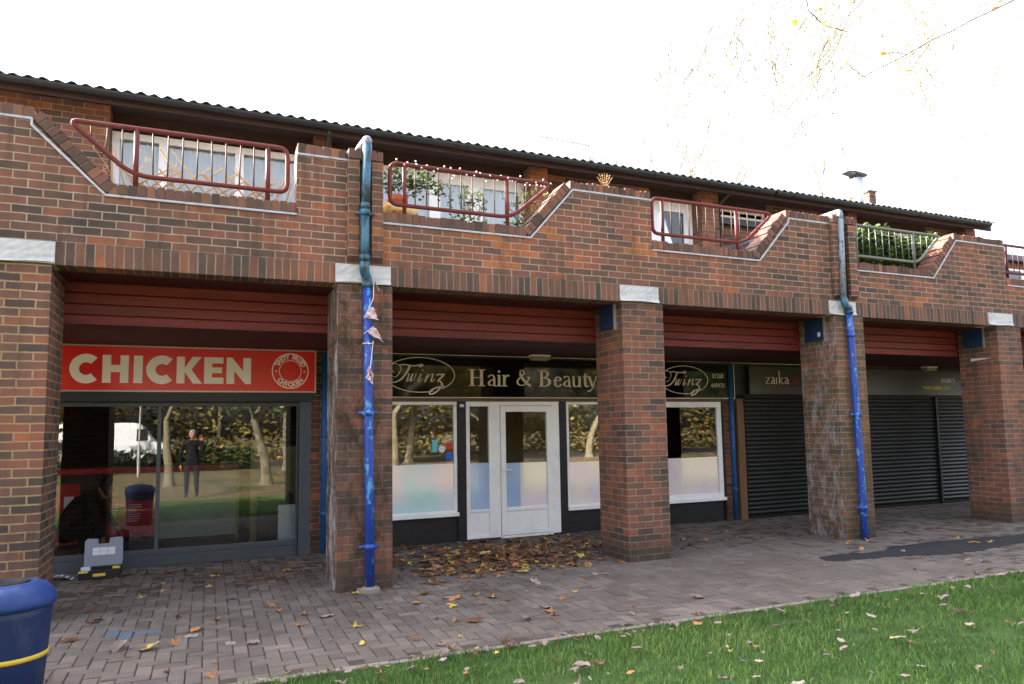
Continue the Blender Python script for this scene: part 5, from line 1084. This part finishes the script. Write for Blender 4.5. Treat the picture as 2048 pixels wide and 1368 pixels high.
for k in range(62): x, y = rnd.uniform(-1.0, 4.2), -2.15+rnd.random()*2.3; (not blocked(x, y)) and put(x, y, .003, rnd.uniform(.06, .145), kp([3, 4, 2, 2.5]), 'open')
for x, y, s in ((2.0, -1.0, .15), (2.25, -1.05, .12), (1.75, -1.35, .12), (2.0, -1.55, .15), (2.1, -.75, .15), (1.75, -.75, .14), (.55, -.3, .17), (.1, -.55, .14), (-.05, -.8, .15), (1.55, -2.05, .15), (-.55, -1.1, .17), (-.35, -1.2, .17), (-.2, -1.15, .16), (1.6, -2.18, .16), (2.0, -2.2, .16), (8.0, -.15, .15), (9.0, -.9, .16), (9.2, -.98, .15), (9.1, -.6, .13), (7.75, -.1, .12)): put(x, y, .006, s, kp([1.5, 5, 1.2, .5]), 'open')
for k in range(45): x, y = rnd.uniform(4.5, 14), rnd.uniform(-2.1, .5); (not blocked(x, y)) and put(x, y, .006, rnd.uniform(.04, .11), kp([3, 3, 2, 3]), 'open')
for k in range(360):
    y = -2.3-rnd.random()**1.3*3.2; x = rnd.uniform(.3, 11) if rnd.random() < .8 else rnd.uniform(.3, 4); put(x, y, .03+.015*rnd.random(), rnd.uniform(.035, .085) if rnd.random() < .86 else rnd.uniform(.1, .14), kp([1.2, 1.2, .5, 6.5]), 'grass')
for k in range(90): x = rnd.uniform(.2, 4.5) ; put(x, -2.26-abs(rnd.gauss(0, .07)), .012, rnd.uniform(.03, .07), kp([3, .5, .2, 6]), 'grass')
cam_p = Vector((0, -7.082, 1.53))
def seen(e):
    d = Vector((e[0], e[1], e[2]))-cam_p; w_ = d.dot(cf); px = 1024+1421*d.dot(cr)/w_; py = 728.7-1421*d.dot(cu)/w_; return w_ > 0 and 0 < px < 2048 and 0 < py < 1368
L.sort(key=lambda e: -((e[3]/(Vector(e[:3])-cam_p).length) if seen(e) else 0))
meshes = {}; LAB = {('drift'): 'lying in the drift before the white salon door', 'chicken': 'on the dark paving before the chicken shop', 'far': 'under the arcade before the salon\'s far window', 'open': 'on the open block paving', 'grass': 'caught in the lawn grass'}
KN = {'brown': 'curled dark brown fallen leaf', 'orange': 'tan orange fallen leaf', 'yellow': 'yellow fallen leaf', 'pale': 'small bleached grey fallen leaf'}
rest = MB()
for i, e in enumerate(L):
    x, y, z, s, kn, vi, rz, rx, ry, zone = e; V, F, tn = protos[kn][vi]
    Mx = Matrix.Translation((x, y, z)) @ Matrix.Rotation(rz, 4, 'Z') @ Matrix.Rotation(rx, 4, 'X') @ Matrix.Rotation(ry, 4, 'Y') @ Matrix.Scale(s, 4)
    if i < 300:
        if (kn, vi) not in meshes:
            mb = MB(); mb.add(V, F, 0, tn); o = mb.build('fallen_leaf', m_fallen); meshes[(kn, vi)] = o.data
        else: o = bpy.data.objects.new('fallen_leaf', meshes[(kn, vi)]); COL.objects.link(o)
        o.matrix_world = Mx; tag(o, KN[kn]+' '+LAB[zone], 'leaf', kn+' fallen leaves '+LAB[zone])
    else: rest.add([Mx @ Vector(v) for v in V], F, 0, min(1, max(0, tn+rnd.uniform(-.03, .03))))
for k in range(700):       # crumbs and specks
    x, y = (rnd.gauss(3.4, 1.1), rnd.uniform(0, 2.3)) if k % 2 else (rnd.uniform(-2, 10), rnd.uniform(-2.2, 2.3))
    if blocked(x, y): continue
    s = rnd.uniform(.008, .022); rest.add([Vector((x, y, .006))+Vector((rnd.uniform(-s, s), rnd.uniform(-s, s), rnd.uniform(0, .006))) for _ in range(4)], [(0, 1, 2), (0, 2, 3)], 0, rnd.choice([.1, .3, .5, .95, 1]))
tag(rest.build('leaf_litter', m_fallen), 'smaller leaves and crumbs scattered over the paving and lawn', 'leaf litter', kind='stuff')
# moss line and dry strands along the lintel
# ================================================================ GRASS
rng = np.random.default_rng(5); NB = 210000
yy = -2.27-rng.random(NB)**1.25*4.2; xx = rng.random(NB)*15.5-1.0
dist = np.hypot(xx, yy+7.08); keep = rng.random(NB) < np.clip(1.35-dist*.085, .35, 1)
clump = .5+.5*np.sin(xx*3.1+np.sin(yy*4.3)*2)*np.cos(yy*3.7+np.sin(xx*2.3)*2)
worn = np.sin(xx*5.3+2*np.sin(yy*3.1))*np.sin(yy*6.1+1.5*np.sin(xx*2.7)); keep &= ~((worn > .72) & (rng.random(NB) < .75)); keep &= ~((yy > -2.42) & (rng.random(NB) > .25+.6*clump)); keep &= ~((xx < 2.2) & (rng.random(NB) < .45)&(clump<.5))
xx, yy, clump = xx[keep], yy[keep], clump[keep]; n = len(xx)
h = (.020+.024*rng.random(n))*(.7+.5*clump); wd = .0016+.0016*rng.random(n); a_ = rng.random(n)*6.283; la = rng.random(n)*6.283; ln = .01+.035*rng.random(n)
dx, dy = np.cos(a_)*wd, np.sin(a_)*wd; lx, ly = np.cos(la)*ln, np.sin(la)*ln
V = np.zeros((n, 5, 3)); V[:, 0] = np.stack([xx-dx, yy-dy, np.full(n, -.012)], 1); V[:, 1] = np.stack([xx+dx, yy+dy, np.full(n, -.012)], 1)
V[:, 2] = np.stack([xx+dx*.8+lx*.35, yy+dy*.8+ly*.35, h*.6], 1); V[:, 3] = np.stack([xx-dx*.8+lx*.35, yy-dy*.8+ly*.35, h*.6], 1); V[:, 4] = np.stack([xx+lx, yy+ly, h], 1)
me = bpy.data.meshes.new('grass'); me.vertices.add(n*5); me.vertices.foreach_set('co', V.ravel()); base = np.arange(n)*5
li = np.stack([base, base+1, base+2, base+3, base+3, base+2, base+4], 1).ravel(); me.loops.add(n*7); me.loops.foreach_set('vertex_index', li)
me.polygons.add(n*2); ls = (np.arange(n)[:, None]*7+np.array([0, 4])).ravel(); me.polygons.foreach_set('loop_start', ls); 
big = .5+.5*np.sin(xx*.9+1.7*np.sin(yy*.8))*np.sin(yy*1.4+np.cos(xx*1.1)); tone = np.clip(rng.normal(.5, .2, n)+(clump-.5)*.2+(big-.5)*.35+(rng.random(n) > .97)*.5, 0, 1); at = me.attributes.new('tone', 'FLOAT', 'POINT'); at.data.foreach_set('value', np.repeat(tone, 5))
me.materials.append(m_grass); me.update(calc_edges=True); o = bpy.data.objects.new('grass', me); COL.objects.link(o); tag(o, 'short green lawn grass', 'grass', kind='stuff')
